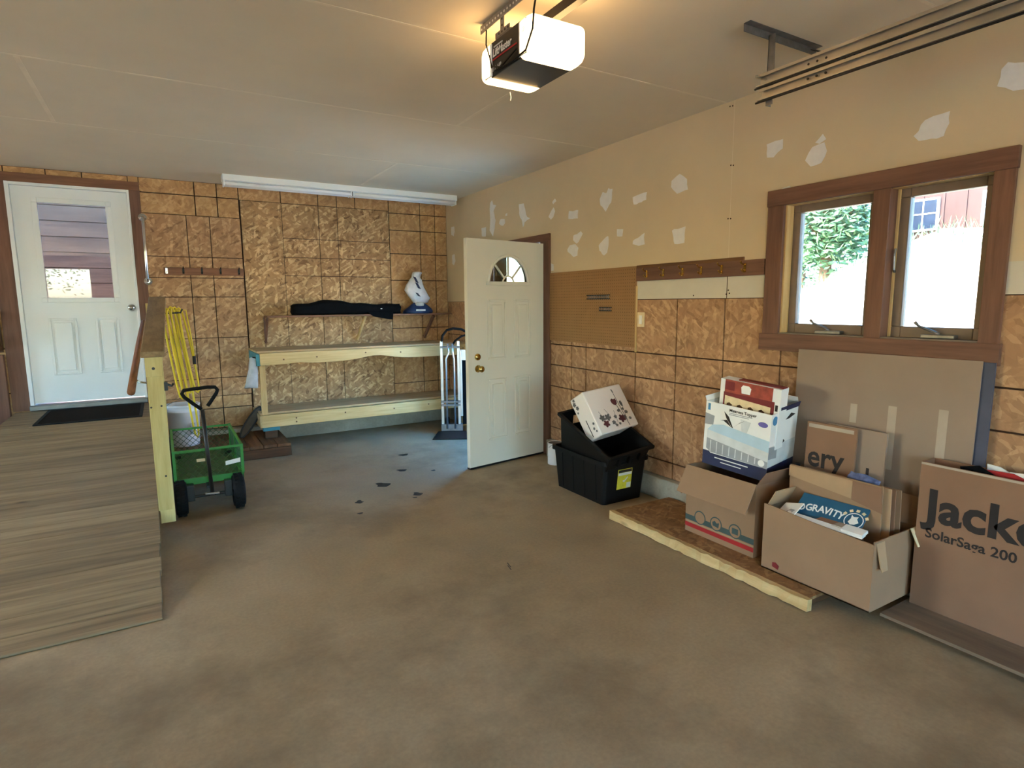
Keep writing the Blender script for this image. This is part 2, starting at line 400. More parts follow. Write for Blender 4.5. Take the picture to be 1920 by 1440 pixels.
for y in (5.20, 3.94, 2.67, 1.40, .14): MB().box(XL, XR, y-.008, y+.008, CH-.0012, CH).build('tape_seam', TAPE, ce)
for x, y0, y1 in ((-.52, 3.96, 5.18), (1.92, 5.22, 6.3), (1.9, 2.69, 3.92)): MB().box(x-.012, x+.012, y0, y1, CH-.0012, CH).build('tape_seam', TAPE, ce)
# back wall with the house-door opening
DX0, DX1, DZ0, DZ1 = -1.10, -.17, .52, 2.585
m_ = MB()
for a in minus(XL, XR+.16, 0, CH, [(DX0, DX1, DZ0, DZ1)]): m_.box(a[0], a[1], YB+.004, YB+.15, a[2], a[3])
wb = struct(m_.build('wall_back', GAP), 'back garage wall sheathed in OSB with dark joint lines', 'wall')
def cells_back(xs, zs, y, mat, gap=.010, th=.006, skip=()):
    for i in range(len(xs)-1):
        for j in range(len(zs)-1):
            if (i, j) in skip: continue
            g = gap/2
            MB().box(xs[i]+g, xs[i+1]-g, y-th, y+.004, zs[j]+g, zs[j+1]-g).build('osb_panel', mat, wb)
cells_back([-2.4, -1.9, -1.5, -1.10], [.17, .69, 1.1, 1.5, 1.9, 2.3, 2.72], YB, OB_BASE)
cells_back([-1.10, -.8, -.53, -.17], [2.585, 2.72], YB, OB_BASE)
cells_back([-.17, -.085], [.17, .69, 1.1, 1.5, 1.9, 2.3, 2.58, 2.72], YB, OB_BASE, gap=.004)
cells_back([-.085, .392, .596, .80], [2.38, 2.58, 2.72], YB, OB_BASE)
cells_back([-.085, .30, .51, .80], [.17, .386, .52], YB, OB_BASE)
cells_back([.80, 1.218, 1.613, 1.82, 2.03, 2.43], [2.57, 2.72], YB, OB_BASE)
cells_back([2.43, 2.825, 3.02, 3.18], [.17, .36, .5, 1.18, 1.762, 2.078, 2.355, 2.552, 2.72], YB, OB_BASE)
cells_back([.80, 1.218, 1.61, 1.82, 2.43], [.17, .36], YB, OB_BASE)
cells_back([.81, 1.22], [.36, 2.57], YB-.004, OB_ROUGH, gap=.004, th=.010)
cells_back([1.22, 1.61, 1.818, 2.428], [.36, 1.795, 1.995, 2.2, 2.57], YB-.004, OB_ROUGH, gap=.007, th=.010)
cells_back([-.085, .30, .51, .80], [.52, .713, 1.139, 1.564, 1.758, 1.967, 2.38], YB-.016, OB_A, gap=.008, th=.012)
MB().box(-.085, .80, YB-.017, YB, .52, 2.38).build('furring', GAP, wb)
MB().box(.81, 2.428, YB-.005, YB+.002, .36, 2.57).build('furring', GAP, wb)
cu = struct(MB().box(XL, XR, YB-.12, YB+.01, 0, .165).build('trim_1', CURB, bevel=.008), 'low grey concrete curb along the foot of the back wall', 'curb')
# right wall
RH = [(4.79, 5.72, -.01, 2.06), (1.2, 2.22, 1.285, 2.045)]
m_ = MB()
for a in minus(YF-.16, YB+.15, 0, CH, RH): m_.box(XR+.014, XR+.16, a[0], a[1], a[2], a[3])
wr = struct(m_.build('wall_right', GAP), 'right garage wall of beige patched drywall over OSB', 'wall')
m_ = MB()
for a in minus(YF, YB, 1.5, CH, RH+[(YF, 3.45, 1.5, 1.64)]): m_.box(XR, XR+.016, *a)
MB.build(m_, 'drywall', DRY, wr)
m_ = MB()
for a in minus(YF, 3.45, 1.5, 1.64, RH): m_.box(XR, XR+.016, *a)
m_.build('bare_drywall_strip', RAWDRY, wr)
MB().box(XR-.0006, XR+.002, 2.608, 2.613, 1.5, 1.64).build('sheet_joint', GAP, wr)
MB().box(XR-.0004, XR+.002, 2.609, 2.611, 1.75, CH).build('sheet_joint', TAPE, wr)
ysR = [4.63, 4.294, 4.083, 3.456, 3.036, 2.62, 2.2, 1.79, 1.37, .95, .53, .11, -.31, -1.3]; zsR = [.166, .29, .69, .895, 1.09, 1.5]
for i in range(len(ysR)-1):
    for j in range(len(zsR)-1):
        y1, y0 = ysR[i], ysR[i+1]; z0, z1 = zsR[j], zsR[j+1]
        for q in minus(y0+.005, y1-.005, z0+.005, z1-.005, [(1.2, 2.22, 1.285, 2.1)]): 
            MB().box(XR, XR+.016, *q).build('osb_panel', OB_RIGHT, wr)
for (y0, y1) in ((5.80, 6.3), (6.3, 6.95)):
    for (z0, z1) in ((.166, .69), (.69, 1.09), (1.09, 1.5)): MB().box(XR, XR+.016, y0+.005, y1-.005, z0+.005, z1-.005).build('osb_panel', OB_RIGHT, wr)
for y0, y1 in ((YF, 4.63), (5.86, YB-.12)):
    struct(MB().box(XR-.05, XR+.02, y0, y1, 0, .166).build('trim_2' if y0 < 0 else 'trim_3', CURB, bevel=.008), 'pale concrete curb along the foot of the right wall' if y0 < 0 else 'short concrete curb between side door and back corner', 'curb')
PATCH = [[(6.803,2.415),(6.719,2.413),(6.705,2.349),(6.735,2.298),(6.801,2.316)],[(6.793,2.075),(6.719,2.077),(6.702,1.998),(6.742,1.944),(6.792,1.968)],[(6.003,2.314),(5.887,2.311),(5.901,2.209),(5.992,2.218)],
[(5.791,2.562),(5.751,2.583),(5.726,2.529),(5.662,2.513),(5.715,2.460),(5.679,2.364),(5.707,2.257),(5.735,2.198),(5.812,2.268),(5.796,2.390),(5.807,2.478)],
[(5.577,2.358),(5.483,2.354),(5.474,2.309),(5.517,2.282),(5.598,2.312)],[(5.465,2.397),(5.429,2.404),(5.430,2.375),(5.466,2.380)],
[(5.191,2.455),(5.103,2.454),(5.069,2.369),(5.039,2.315),(4.990,2.301),(5.087,2.268),(5.114,2.222),(5.142,2.299),(5.186,2.350)],[(4.610,2.391),(4.563,2.418),(4.544,2.397),(4.591,2.370)],
[(4.666,2.268),(4.623,2.320),(4.585,2.344),(4.562,2.307),(4.590,2.259),(4.628,2.237)],[(4.346,2.278),(4.214,2.271),(4.218,2.200),(4.354,2.212)],
[(3.919,2.319),(3.883,2.369),(3.838,2.348),(3.810,2.385),(3.760,2.372),(3.779,2.271),(3.842,2.212),(3.910,2.267)],[(3.526,2.274),(3.431,2.289),(3.375,2.289),(3.379,2.230),(3.511,2.214)],
[(4.279,2.060),(4.175,2.084),(4.145,2.062),(4.207,1.999),(4.232,1.986),(4.283,2.026)],[(4.370,1.952),(4.335,1.985),(4.249,1.987),(4.206,1.954),(4.222,1.885),(4.270,1.879),(4.361,1.926)],
[(3.927,1.945),(3.860,1.996),(3.809,2.014),(3.797,1.953),(3.821,1.880),(3.857,1.856),(3.918,1.906)],[(3.703,2.055),(3.630,2.046),(3.639,1.993),(3.698,2.000)],[(3.510,1.945),(3.390,1.990),(3.383,1.908),(3.444,1.900),(3.512,1.919)],
[(2.368,2.405),(2.258,2.406),(2.258,2.359),(2.316,2.317),(2.358,2.328)],[(2.111,2.260),(2.074,2.323),(2.003,2.331),(1.987,2.287),(2.014,2.228),(2.081,2.221)],[(2.057,2.340),(2.017,2.379),(1.996,2.350),(2.030,2.333)],
[(1.552,2.255),(1.511,2.322),(1.412,2.334),(1.405,2.281),(1.428,2.226),(1.534,2.232)],[(1.238,2.386),(1.224,2.458),(1.202,2.475),(1.129,2.452),(1.119,2.345),(1.178,2.356)],
[(3.122,2.321),(3.049,2.362),(2.984,2.315),(2.971,2.242),(3.068,2.229),(3.130,2.279)],[(3.108,1.982),(2.984,1.998),(2.989,1.886),(3.079,1.883)],[(2.27,2.118),(2.18,2.118),(2.2,2.14)], [(4.62,1.77),(4.58,1.775),(4.585,1.83),(4.62,1.84)]]
for p in PATCH:
    q = []                                              # roughen the outline of each smear of filler
    for i in range(len(p)):
        a, b = Vector(p[i]), Vector(p[(i+1) % len(p)]); n = max(1, int((b-a).length/.025))
        for k in range(n):
            c = a.lerp(b, k/n); q.append((c.x+random.uniform(-.004, .004), c.y+random.uniform(-.004, .004)))
    MB().poly([(XR, a, b) for a, b in q], (-.0015, 0, 0)).build('filler_patch', MUD, wr)
for y, z in ((2.601, 2.328), (2.62, 2.332), (2.605, 2.002), (2.625, 2.004), (2.625, 2.69), (2.645, 2.692), (2.59, 1.53), (2.615, 1.525), (2.6, 1.55), (2.89, 1.52)):
    MB().cyl((XR-.001, y, z), (XR+.004, y, z), .005, 8).build('nail_dimple', GAP, wr)
# left and front walls, outside the frame; their openings are placed to admit daylight
m_ = MB()
for a in minus(YF-.16, YB+.15, 0, CH, [(3.7, 5.9, .9, 2.3)]): m_.box(XL-.15, XL, *a)
struct(m_.build('wall_left', OB_RIGHT), 'OSB side wall on the far side of the ramp', 'wall')
w2_ = struct(thing('window_2_added', 'wide window added unseen in the far left wall for daylight', 'window', (XL, 4.8, .7)), None, None)  # unseen window added to throw daylight on the right wall and ceiling
m_ = MB()
for a in minus(3.7, 5.9, .9, 2.3, [(3.75, 4.77, .95, 2.25), (4.83, 5.85, .95, 2.25)]): m_.box(XL-.11, XL-.05, *a)
m_.build('sash', SASH, w2_)
for a in ((3.75, 4.77), (4.83, 5.85)): MB().box(XL-.082, XL-.078, a[0], a[1], .95, 2.25).build('glass_pane', GLASS, w2_)
m_ = MB()
for a in minus(XL, XR+.16, 0, CH, [(-4.4, -1.45, -.01, 2.4), (-.2, 2.6, -.01, 2.3)]): m_.box(a[0], a[1], YF-.16, YF, a[2], a[3])  # wall set back and both bays opened to send frontal daylight deep inside
struct(m_.build('wall_front', CEDARX), 'unseen brown board front wall, set back, with two bays opened for daylight', 'wall')

# ------------------------------------------------------------------ door 1 (house door, up the ramp)
d1 = struct(thing('door_1', 'white house door with square glass pane at the head of the ramp', 'door', (-.635, YB, DZ0)), None, None)
yj = YB-.02
for nm, a in (('jamb', (DX0, DX0+.03, yj-.01, YB+.15, DZ0+.02, DZ1)), ('jamb', (DX1-.02, DX1, yj-.01, YB+.15, DZ0+.02, DZ1)), ('head_jamb', (DX0+.03, DX1-.02, yj-.01, YB+.15, DZ1-.025, DZ1))):
    MB().box(*a).build(nm, WDOOR, d1, bevel=.003)
MB().box(DX0, DX1, YB-.09, YB+.14, DZ0+.001, DZ0+.045).build('threshold', SILLM, d1, bevel=.006)
MB().box(DX1, DX1+.09, YB-.028, YB, DZ0, 2.585).build('casing', CEDARZ, d1, bevel=.003)
MB().box(DX0-.13, DX0, YB-.028, YB, DZ0, 2.585).build('casing', CEDARZ, d1, bevel=.003)
MB().box(DX0-.13, DX1+.09, YB-.028, YB, 2.585, 2.665).build('head_casing', CEDARX, d1, bevel=.003)
SX0, SX1, SZ0, SZ1 = -1.068, -.192, .577, 2.558; sy0, sy1 = YB+.005, YB+.05
GX0, GX1, GZ0, GZ1 = -.895, -.36, 1.55, 2.43
PN = [(-.9, -.685, .835, 1.368), (-.54, -.35, .835, 1.368)]
m_ = MB()
for a in minus(SX0, SX1, SZ0, SZ1, [(GX0, GX1, GZ0, GZ1)]): m_.box(a[0], a[1], sy0, sy1, a[2], a[3])
sl = m_.build('door_slab', WDOOR, d1)
def ring(m_, x0, x1, z0, z1, y0, y1, wd):
    for a in minus(x0, x1, z0, z1, [(x0+wd, x1-wd, z0+wd, z1-wd)]): m_.box(a[0], a[1], y0, y1, a[2], a[3])
m_ = MB(); ring(m_, GX0-.035, GX1+.035, GZ0-.035, GZ1+.035, sy0-.010, sy0+.002, .045); m_.build('glazing_frame', WDOOR, d1, bevel=.004)
for p in PN:
    m_ = MB(); ring(m_, p[0], p[1], p[2], p[3], sy0-.011, sy0+.001, .02); m_.build('panel_moulding', WDOOR, d1, bevel=.004)
    MB().box(p[0]+.04, p[1]-.04, sy0-.012, sy0+.001, p[2]+.04, p[3]-.04).build('raised_panel', WDOOR, d1, bevel=.005)
MB().box(GX0-.01, GX1+.01, sy0+.018, sy0+.022, GZ0-.01, GZ1+.01).build('glass_pane', DGLASS, d1)
kn = MB().lathe([(.0, 0), (.034, .0), (.034, .006), (.014, .010), (.013, .035), (.028, .048), (.030, .062), (.022, .074), (0, .076)], (0, 0, 0), 20, 'y')
kn.v = [(-.235+x, sy0-y, 1.462+z) for x, y, z in kn.v]; kn.build('knob', CHROME, d1, smooth=True)
# made-up dark boarded hall behind the door glass, so its reflection stands out
hall = struct(MB().box(-2.6, 1.2, YB+.16, YB+2.0, .3, .5).build('floor_glass_backdrop', OLDPX), 'made-up dark hall floor backing the reflection in the house door glass', 'floor')
hw = struct(MB().box(-2.6, 1.2, YB+1.9, YB+2.0, .5, 3.2).build('wall_glass_backdrop', GAP), 'made-up brown boarded hall wall backing the reflection in the house door glass', 'wall')
for k in range(15): MB().box(-2.6, 1.2, YB+1.885, YB+1.905, .5+k*.18, .5+k*.18+.172).build('board', CEDARX, hw)

# ------------------------------------------------------------------ door 2 (side door standing open)
d2 = struct(thing('door_2', 'cream panel door with fan window standing open beside the pegboard', 'door', (3.17, 4.745, 0)), None, None)
for a in ((4.63, 4.745), (5.745, 5.86)): MB().box(XR-.022, XR+.002, a[0], a[1], 0, 2.05).build('casing', CEDARZ, d2, bevel=.003)
MB().box(XR-.022, XR+.002, 4.63, 5.86, 2.05, 2.118).build('head_casing', CEDAR, d2, bevel=.003)
for a in ((4.75, 4.79), (5.72, 5.745)): MB().box(XR-.01, XR+.16, a[0], a[1], 0, 2.06).build('jamb', CEDARZ, d2)
MB().box(XR-.01, XR+.16, 4.745, 5.745, 2.045, 2.075).build('head_jamb', CEDAR, d2)
MB().box(XR-.01, XR+.2, 4.79, 5.72, 0, .02).build('threshold', SILLM, d2)
# slab in its own frame: local u from hinge to free edge, z up, thickness
hinge = Vector((3.172, 4.747, 0)); ud = Vector((-.898, -.15, 0)).normalized(); nd = Vector((ud.y, -ud.x, 0))    # nd: visible side normal
if nd.y > 0: nd = -nd
def D2(u, n, z): return tuple(hinge+ud*u+nd*n+Vector((0, 0, z)))
def d2box(m_, u0, u1, n0, n1, z0, z1): return m_.quad_box([D2(u0, n0, z0), D2(u1, n0, z0), D2(u1, n1, z0), D2(u0, n1, z0), D2(u0, n0, z1), D2(u1, n0, z1), D2(u1, n1, z1), D2(u0, n1, z1)])
W2, Z20, Z21 = .91, .012, 2.03
fc, fz, fr, frz = .445, 1.655, .232, .245
arc = [(fc+fr*math.cos(PI*i/24), fz+frz*math.sin(PI*i/24)) for i in range(25)]          # u from big to small
m_ = MB()
d2box(m_, 0, W2, -.022, .022, Z20, fz)
d2box(m_, 0, fc-fr, -.022, .022, fz, Z21); d2box(m_, fc+fr, W2, -.022, .022, fz, Z21)
for i in range(24):
    (ua, za), (ub, zb) = arc[i], arc[i+1]
    m_.quad_box([D2(ua, -.022, za), D2(ub, -.022, zb), D2(ub, .022, zb), D2(ua, .022, za), D2(ua, -.022, Z21), D2(ub, -.022, Z21), D2(ub, .022, Z21), D2(ua, .022, Z21)])
m_.build('door_slab', CDOOR, d2)
MB().tube([D2(a, .02, b) for a, b in arc], .016, 8).build('fan_moulding', CDOOR, d2, smooth=True)
d2box(MB(), fc-fr-.03, fc+fr+.03, .0, .034, fz-.018, fz+.014).build('fan_moulding', CDOOR, d2, bevel=.004)
m_ = MB(); m_.poly([D2(a, 0, b) for a, b in arc], nd*.003); m_.build('fan_glass', GLASS, d2)
for an in (45, 135): MB().bar(D2(fc+.06*math.cos(math.radians(an)), .012, fz+.06*math.sin(math.radians(an))), D2(fc+fr*math.cos(math.radians(an)), .012, fz+frz*math.sin(math.radians(an))), .014, .014).build('glazing_bar', CDOOR, d2)
MB().bar(D2(fc, .012, fz+.07), D2(fc, .012, fz+frz), .016, .014, (1, 0, 0)).build('glazing_bar', CDOOR, d2)
MB().tube([D2(fc+.065*math.cos(PI*i/12), .012, fz+.065*math.sin(PI*i/12)) for i in range(13)], .008, 6).build('glazing_bar', CDOOR, d2)
for (u0, u1) in ((.19, .385), (.485, .695)):
    for (z0, z1) in ((.975, 1.51), (.24, .80)):
        m_ = MB()
        for a in minus(u0, u1, z0, z1, [(u0+.02, u1-.02, z0+.02, z1-.02)]): d2box(m_, a[0], a[1], .018, .034, a[2], a[3])
        m_.build('panel_moulding', CDOOR, d2, bevel=.007)
        d2box(MB(), u0+.045, u1-.045, .018, .036, z0+.045, z1-.045).build('raised_panel', CDOOR, d2, bevel=.012)
d2box(MB(), 0, W2, -.024, .024, .004, .02).build('door_sweep', RUBBER, d2)
def knob_at(u, z, kind):
    prof = [(0, 0), (.033, 0), (.033, .006), (.013, .012), (.012, .032), (.027, .045), (.029, .06), (.02, .07), (0, .072)] if kind == 'knob' else [(0, 0), (.03, 0), (.03, .012), (.024, .02), (0, .022)]
    m_ = MB(); k = 18
    c = hinge+ud*u+Vector((0, 0, z)); rings = []
    for r, h in prof: rings.append([c+nd*(.022+h)+(ud*math.cos(2*PI*j/k)+Vector((0, 0, 1))*math.sin(2*PI*j/k))*max(r, 1e-4) for j in range(k)])
    m_.loft(rings); m_.build(kind, BRASS, d2, smooth=True)
knob_at(.81, .905, 'knob'); knob_at(.815, 1.01, 'deadbolt')
for z in (.25, 1.0, 1.78): MB().cyl((3.176, 4.738, z), (3.176, 4.738, z+.09), .008, 8).build('hinge', GALV, d2)

# ------------------------------------------------------------------ window
wn = struct(thing('window_1', 'twin casement window in wide cedar casing over the leaning cardboard', 'window', (XR, 1.71, 1.185)), None, None)
xc = XR-.022
MB().box(xc, XR+.002, 2.215, 2.32, 1.265, 2.03).build('casing', CEDARZ, wn, bevel=.003)
MB().box(xc, XR+.002, 1.13, 1.208, 1.265, 2.03).build('casing', CEDARZ, wn, bevel=.003)
MB().box(xc-.003, XR+.002, 1.125, 2.325, 2.03, 2.122).build('head_casing', CEDAR, wn, bevel=.003)
MB().box(xc-.006, XR+.002, 1.12, 2.335, 1.185, 1.285).build('apron', CEDAR, wn, bevel=.003)
MB().box(xc, XR+.06, 1.63, 1.712, 1.285, 2.03).build('mullion', CEDARZ, wn, bevel=.003)
MB().box(XR-.015, XR+.10, 1.2, 2.22, 1.27, 1.292).build('stool', SASH, wn)
MB().box(XR, XR+.16, 1.2, 2.22, 2.028, 2.045).build('liner', LINER, wn)
for y in (1.2, 2.205): MB().box(XR, XR+.16, y, y+.015, 1.285, 2.03).build('liner', LINER, wn)
MB().box(XR+.05, XR+.16, 1.62, 1.722, 1.285, 2.03).build('mullion_back', LINER, wn)
for (y0, y1) in ((1.722, 2.205), (1.215, 1.62)):
    m_ = MB()
    for a in minus(y0, y1, 1.29, 2.03, [(y0+.045, y1-.045, 1.345, 1.985)]): m_.box(XR+.06, XR+.105, *a)
    sa = m_.build('sash', SASH, wn, bevel=.004)
    MB().box(XR+.08, XR+.084, y0+.04, y1-.04, 1.34, 1.99).build('glass_pane', GLASS, wn)
    yc = (y0+y1)/2-.03
    MB().box(XR+.015, XR+.055, yc-.075, yc+.075, 1.292, 1.312).build('crank_base', GALV, wn, bevel=.006)
    MB().tube([(XR+.035, yc, 1.312), (XR+.03, yc+.02, 1.325), (XR+.02, yc+.085, 1.352), (XR+.012, yc+.10, 1.372)], [.009, .007, .006, .008], 8).build('crank_handle', GALV, wn, smooth=True)
MB().tube([(XR+.045, 1.615, 1.62), (XR+.03, 1.612, 1.63), (XR+.022, 1.612, 1.70), (XR+.03, 1.612, 1.735)], .006, 6).build('sash_lock', GALV, wn)

# ------------------------------------------------------------------ ramp, mat, railing
RX0, RX1, RY0, RY1, RZ = -1.2, -.10, 3.10, 5.95, .52
SL = RZ/(RY1-RY0)
def rz(y): return max(0, min(RZ, (y-RY0)*SL))
rp = thing('wooden_ramp', 'weathered plank ramp and landing climbing to the white house door', 'ramp', (-.65, 4.5, 0))
nb = 20; pitch = (RY1-RY0)/nb
for i in range(nb):
    y0, y1 = RY0+i*pitch, RY0+(i+1)*pitch-.004
    j = random.uniform(-.004, .004); t = .032 if i else .0
    z0, z1 = rz(y0), rz(y1)
    b0 = max(.001, z0-.034); b1 = max(.002, z1-.034)
    if i == 0: b0 = .001; z0 = .012
    MB().quad_box([(RX0, y0, b0), (RX1+j, y0, b0), (RX1+j, y1, b1), (RX0, y1, b1), (RX0, y0, z0), (RX1+j, y0, z0), (RX1+j, y1, z1), (RX0, y1, z1)]).build('plank', RAMPW, rp, bevel=.003, seg=1)
for i in range(7):
    y0 = RY1+i*.1415; MB().box(RX0, RX1+random.uniform(-.004, .004), y0, min(y0+.1375, YB-.095), RZ-.034, RZ).build('plank', RAMPW, rp, bevel=.003, seg=1)
for x in (RX0+.01, -.65, RX1-.05):
    MB().poly([(x, RY0+.25, .001), (x, YB-.13, .001), (x, YB-.13, RZ-.035), (x, RY1, RZ-.035), (x, RY0+.25, .25*SL-.034)], (.038, 0, 0)).build('stringer', OLDP, rp)
dm = thing('door_mat', 'dark brown rectangular mat on the landing before the white door', 'mat', (-.58, 6.38, RZ))
MB().box(-.945, -.21, 6.0, 6.78, RZ+.0005, RZ+.008).build('pile', MATM, dm, bevel=.003)
m_ = MB()
for a in minus(-.955, -.2, 5.99, 6.79, [(-.93, -.225, 6.015, 6.765)]): m_.box(a[0], a[1], a[2], a[3], RZ+.0003, RZ+.010)
m_.build('rubber_edge', RUBBER, dm)
rl = thing('ramp_railing', 'yellow treated post railing with round wooden grab rail on the ramp', 'railing', (-.055, 4.2, 0))
ry0, rz0, ry1, rz1 = 4.16, 1.205, 6.02, 1.555
def post(y, zt, zb, ys):
    MB().box(-.100, -.012, y, y+.089, rz(y)+.0, zt).build('post', PT, rl, bevel=.004)
    MB().box(-.094, -.012, y+.004, y+.085, zb, rz(y)+.002).build('post_tail', PT, rl, bevel=.003)
post(4.19, 1.185, .115, 0); post(5.88, 1.50, .33, 0)
MB().box(-.102, -.014, 4.178, 4.19, 1.05, 1.18).build('rail_end_block', PT, rl, bevel=.003)
for x, z in ((-.06, 1.10), (-.09, .86), (-.035, .865), (-.045, .42)): MB().cyl((x, 4.176 if z > 1 else 4.187, z), (x, 4.2, z), .009 if z > 1 else .006, 10).build('bolt', BLACKM, rl)
MB().bar((-.058, ry0, rz0-.019), (-.01, ry1, rz1-.019), .125, .038).build('rail_cap', PTY, rl, bevel=.006)
MB().bar((-.028, ry0+.03, rz0-.085), (-.005, ry1, rz1-.085), .036, .089).build('side_rail', PT, rl, bevel=.004)
MB().box(-.012, .008, 4.25, 4.30, .95, 1.0).build('hook_plate', BLACKM, rl)
MB().tube([(.005, 4.28, .985), (.03, 4.28, .975), (.04, 4.275, .99)], .008, 6).build('cord_hook', BLACKM, rl)
pth = [(-.168, 3.86, 1.03), (-.165, 4.2, 1.093), (-.15, 5.0, 1.24), (-.135, 5.9, 1.405)]
pth = [(-.178, 4.02, .985), (-.17, 4.4, 1.055), (-.15, 5.2, 1.2), (-.125, 5.9, 1.34)]
MB().tube(pth, .021, 14).build('grab_rail', DOWEL, rl, smooth=True)
for p in (pth[1], pth[3]):
    MB().tube([(p[0], p[1]-.05, p[2]-.022), (p[0]+.02, p[1]-.05, p[2]-.05), (-.1, p[1]-.05, p[2]-.06)], .006, 8).build('rail_bracket', CHROME, rl, smooth=True)

# ------------------------------------------------------------------ yellow cord
pts = []; random.seed(3)
loops = 5
for i in range(loops):
    x = .02+.03*i; top = 1.47-random.uniform(0, .025); bot = .70+random.uniform(-.10, .06) if i != 3 else .34
    dx = .05; yj_ = 5.70+random.uniform(-.012, .03)
    for k in range(20):
        a = 2*PI*k/20; z = (top+bot)/2+(top-bot)/2*math.cos(a)
        sp = abs(math.sin(a))**.5*(1 if math.sin(a) > 0 else -1)
        pts.append((x+(dx*.5*sp)+.085*(top-z)/(top-bot)+.012*(k/20), yj_+.012*math.sin(a), z))
cd = MB().tube(pts, .0085, 6).build('extension_cord', YEL, smooth=True)
tag(cd, 'coil of yellow extension cord hanging from the ramp railing', 'cord')
MB().tube([pts[-1], (.19, 5.71, 1.44), (.205, 5.71, 1.3), (.222, 5.71, 1.12), (.224, 5.71, 1.04)], .0055, 6).build('loose_end', YEL, cd, smooth=True)
MB().cyl((.224, 5.71, 1.05), (.224, 5.71, .98), .014, 10).build('plug', BLACKP, cd)
MB().tube([(.012, 5.70, 1.42), (.06, 5.70, 1.415), (.15, 5.70, 1.42), (.165, 5.70, 1.45)], .007, 6).build('hanging_peg', BLACKM, rl)

# ------------------------------------------------------------------ garden cart
ct = thing('garden_cart', 'green mesh-sided garden cart with black pull handle beside the ramp', 'cart', (.225, 5.14, 0))
cx0, cx1, cy0, cy1, cz0, cz1 = .005, .445, 4.70, 5.58, .21, .455
MB().box(cx0, cx1, cy0, cy1, .235, .243).build('tray_floor', GREEND, ct)
m_ = MB()
for a in minus(cx0-.005, cx1+.005, cy0-.005, cy1+.005, [(cx0+.02, cx1-.02, cy0+.02, cy1-.02)]): m_.box(a[0], a[1], a[2], a[3], .20, .248)
m_.build('base_rail', GREEN, ct, bevel=.003)
def mesh_side(a, b, nm):
    m_ = MB(); a = Vector(a); b = Vector(b); d = b-a; Ln = d.length; d.normalize(); h0, h1 = .25, cz1-.012
    t = Vector((0, 0, 1)); H = h1-h0; step = .045; n = int((Ln+H)/step)
    for sgn in (0, 1):
        for i in range(n):
            u0 = i*step; z0 = 0; u1 = u0-H*1.0; z1 = H
            if u0 > Ln: z0 = (u0-Ln); u0 = Ln
            if u1 < 0: z1 = H+u1; u1 = 0
            if z1 <= z0 or u0-u1 < .004: continue
            ua, ub = (u0, u1) if sgn == 0 else (Ln-u0, Ln-u1)
            m_.tube([a+d*ua+t*(h0+z0), a+d*ub+t*(h0+z1)], .0018, 4, caps=False)
    m_.build('mesh_panel', GREEND, ct)
    MB().bar(a+t*(cz1-.006), b+t*(cz1-.006), .018, .016).build('top_rail', GREEN, ct, bevel=.002)
mesh_side((cx0, cy0, 0), (cx1, cy0, 0), 'n'); mesh_side((cx0, cy1, 0), (cx1, cy1, 0), 'f'); mesh_side((cx0, cy0, 0), (cx0, cy1, 0), 'l'); mesh_side((cx1, cy0, 0), (cx1, cy1, 0), 'r')
for x in (cx0, cx1):
    for y in (cy0, (cy0+cy1)/2, cy1): MB().box(x-.01, x+.01, y-.01, y+.01, .24, cz1+.004).build('corner_post', GREEN, ct, bevel=.002)
decal('maker_plate', WPAPER, ct, (.33-.225, 4.685-5.14, .315), (1, 0, 0), (0, 0, 1), [(0, 0), (.10, .012), (.10, .045), (0, .03)])
decal('maker_plate', CREAMPR, ct, (.145-.225, 4.685-5.14, .365), (1, 0, 0), (0, 0, 1), rect(0, .055, 0, .022))
wheelprof = [(.035, -.032), (.075, -.04), (.108, -.038), (.122, -.022), (.126, 0), (.122, .022), (.108, .038), (.075, .04), (.035, .032)]
for x, y in ((.40, 4.64), (.03, 4.64), (.41, 5.42), (.03, 5.42)):
    q = MB().lathe(wheelprof, (x, y, .127), 28, 'x').build('wheel', RUBBER, ct, smooth=True)
    m_ = MB()
    for k in range(22):
        a = 2*PI*k/22
        for s_ in (-1, 1):
            c = Vector((x+s_*.016, y+.123*math.cos(a+s_*.07), .127+.123*math.sin(a+s_*.07))); m_.bar(c-Vector((.012, 0, 0)), c+Vector((.012, 0, 0)), .012, .009, (0, math.cos(a), math.sin(a)))
    m_.build('tread', RUBBER, q)
    MB().lathe([(0, -.034), (.05, -.034), (.055, -.02), (.055, .02), (.05, .034), (0, .034)], (x, y, .127), 20, 'x').build('hub', GALV, q)
MB().cyl((.05, 4.64, .127), (.38, 4.64, .127), .011, 10).build('axle', BLACKM, ct)
MB().cyl((.05, 5.42, .127), (.39, 5.42, .127), .011, 10).build('axle', BLACKM, ct)
for x in (.09, .335): MB().box(x-.025, x+.025, 4.62, 4.68, .10, .215).build('fork', BLACKM, ct, bevel=.004)
for x in (.09, .335): MB().box(x-.02, x+.02, 5.40, 5.46, .10, .205).build('axle_bracket', BLACKM, ct, bevel=.004)
MB().bar((.21, 5.4, .195), (.21, 4.6, .195), .03, .02).build('spine', BLACKM, ct)
MB().tube([(.225, 4.60, .15), (.205, 4.62, .75)], .013, 10).build('handle_pole', BLACKM, ct, smooth=True)
hl = [(.20, 4.62, .755), (.15, 4.62, .80), (.10, 4.62, .85), (.088, 4.62, .875), (.10, 4.62, .897), (.15, 4.62, .902), (.25, 4.62, .908), (.295, 4.62, .905), (.31, 4.62, .885), (.30, 4.62, .86), (.262, 4.62, .805), (.24, 4.62, .775)]
MB().tube(hl, .0125, 10).build('loop_grip', RUBBER, ct, smooth=True)
MB().cyl((.18, 4.59, .15), (.27, 4.59, .145), .009, 10).build('hitch_pin', CHROME, ct)
MB().bar((.225, 4.6, .15), (.225, 4.64, .127), .03, .02).build('tongue', BLACKM, ct)

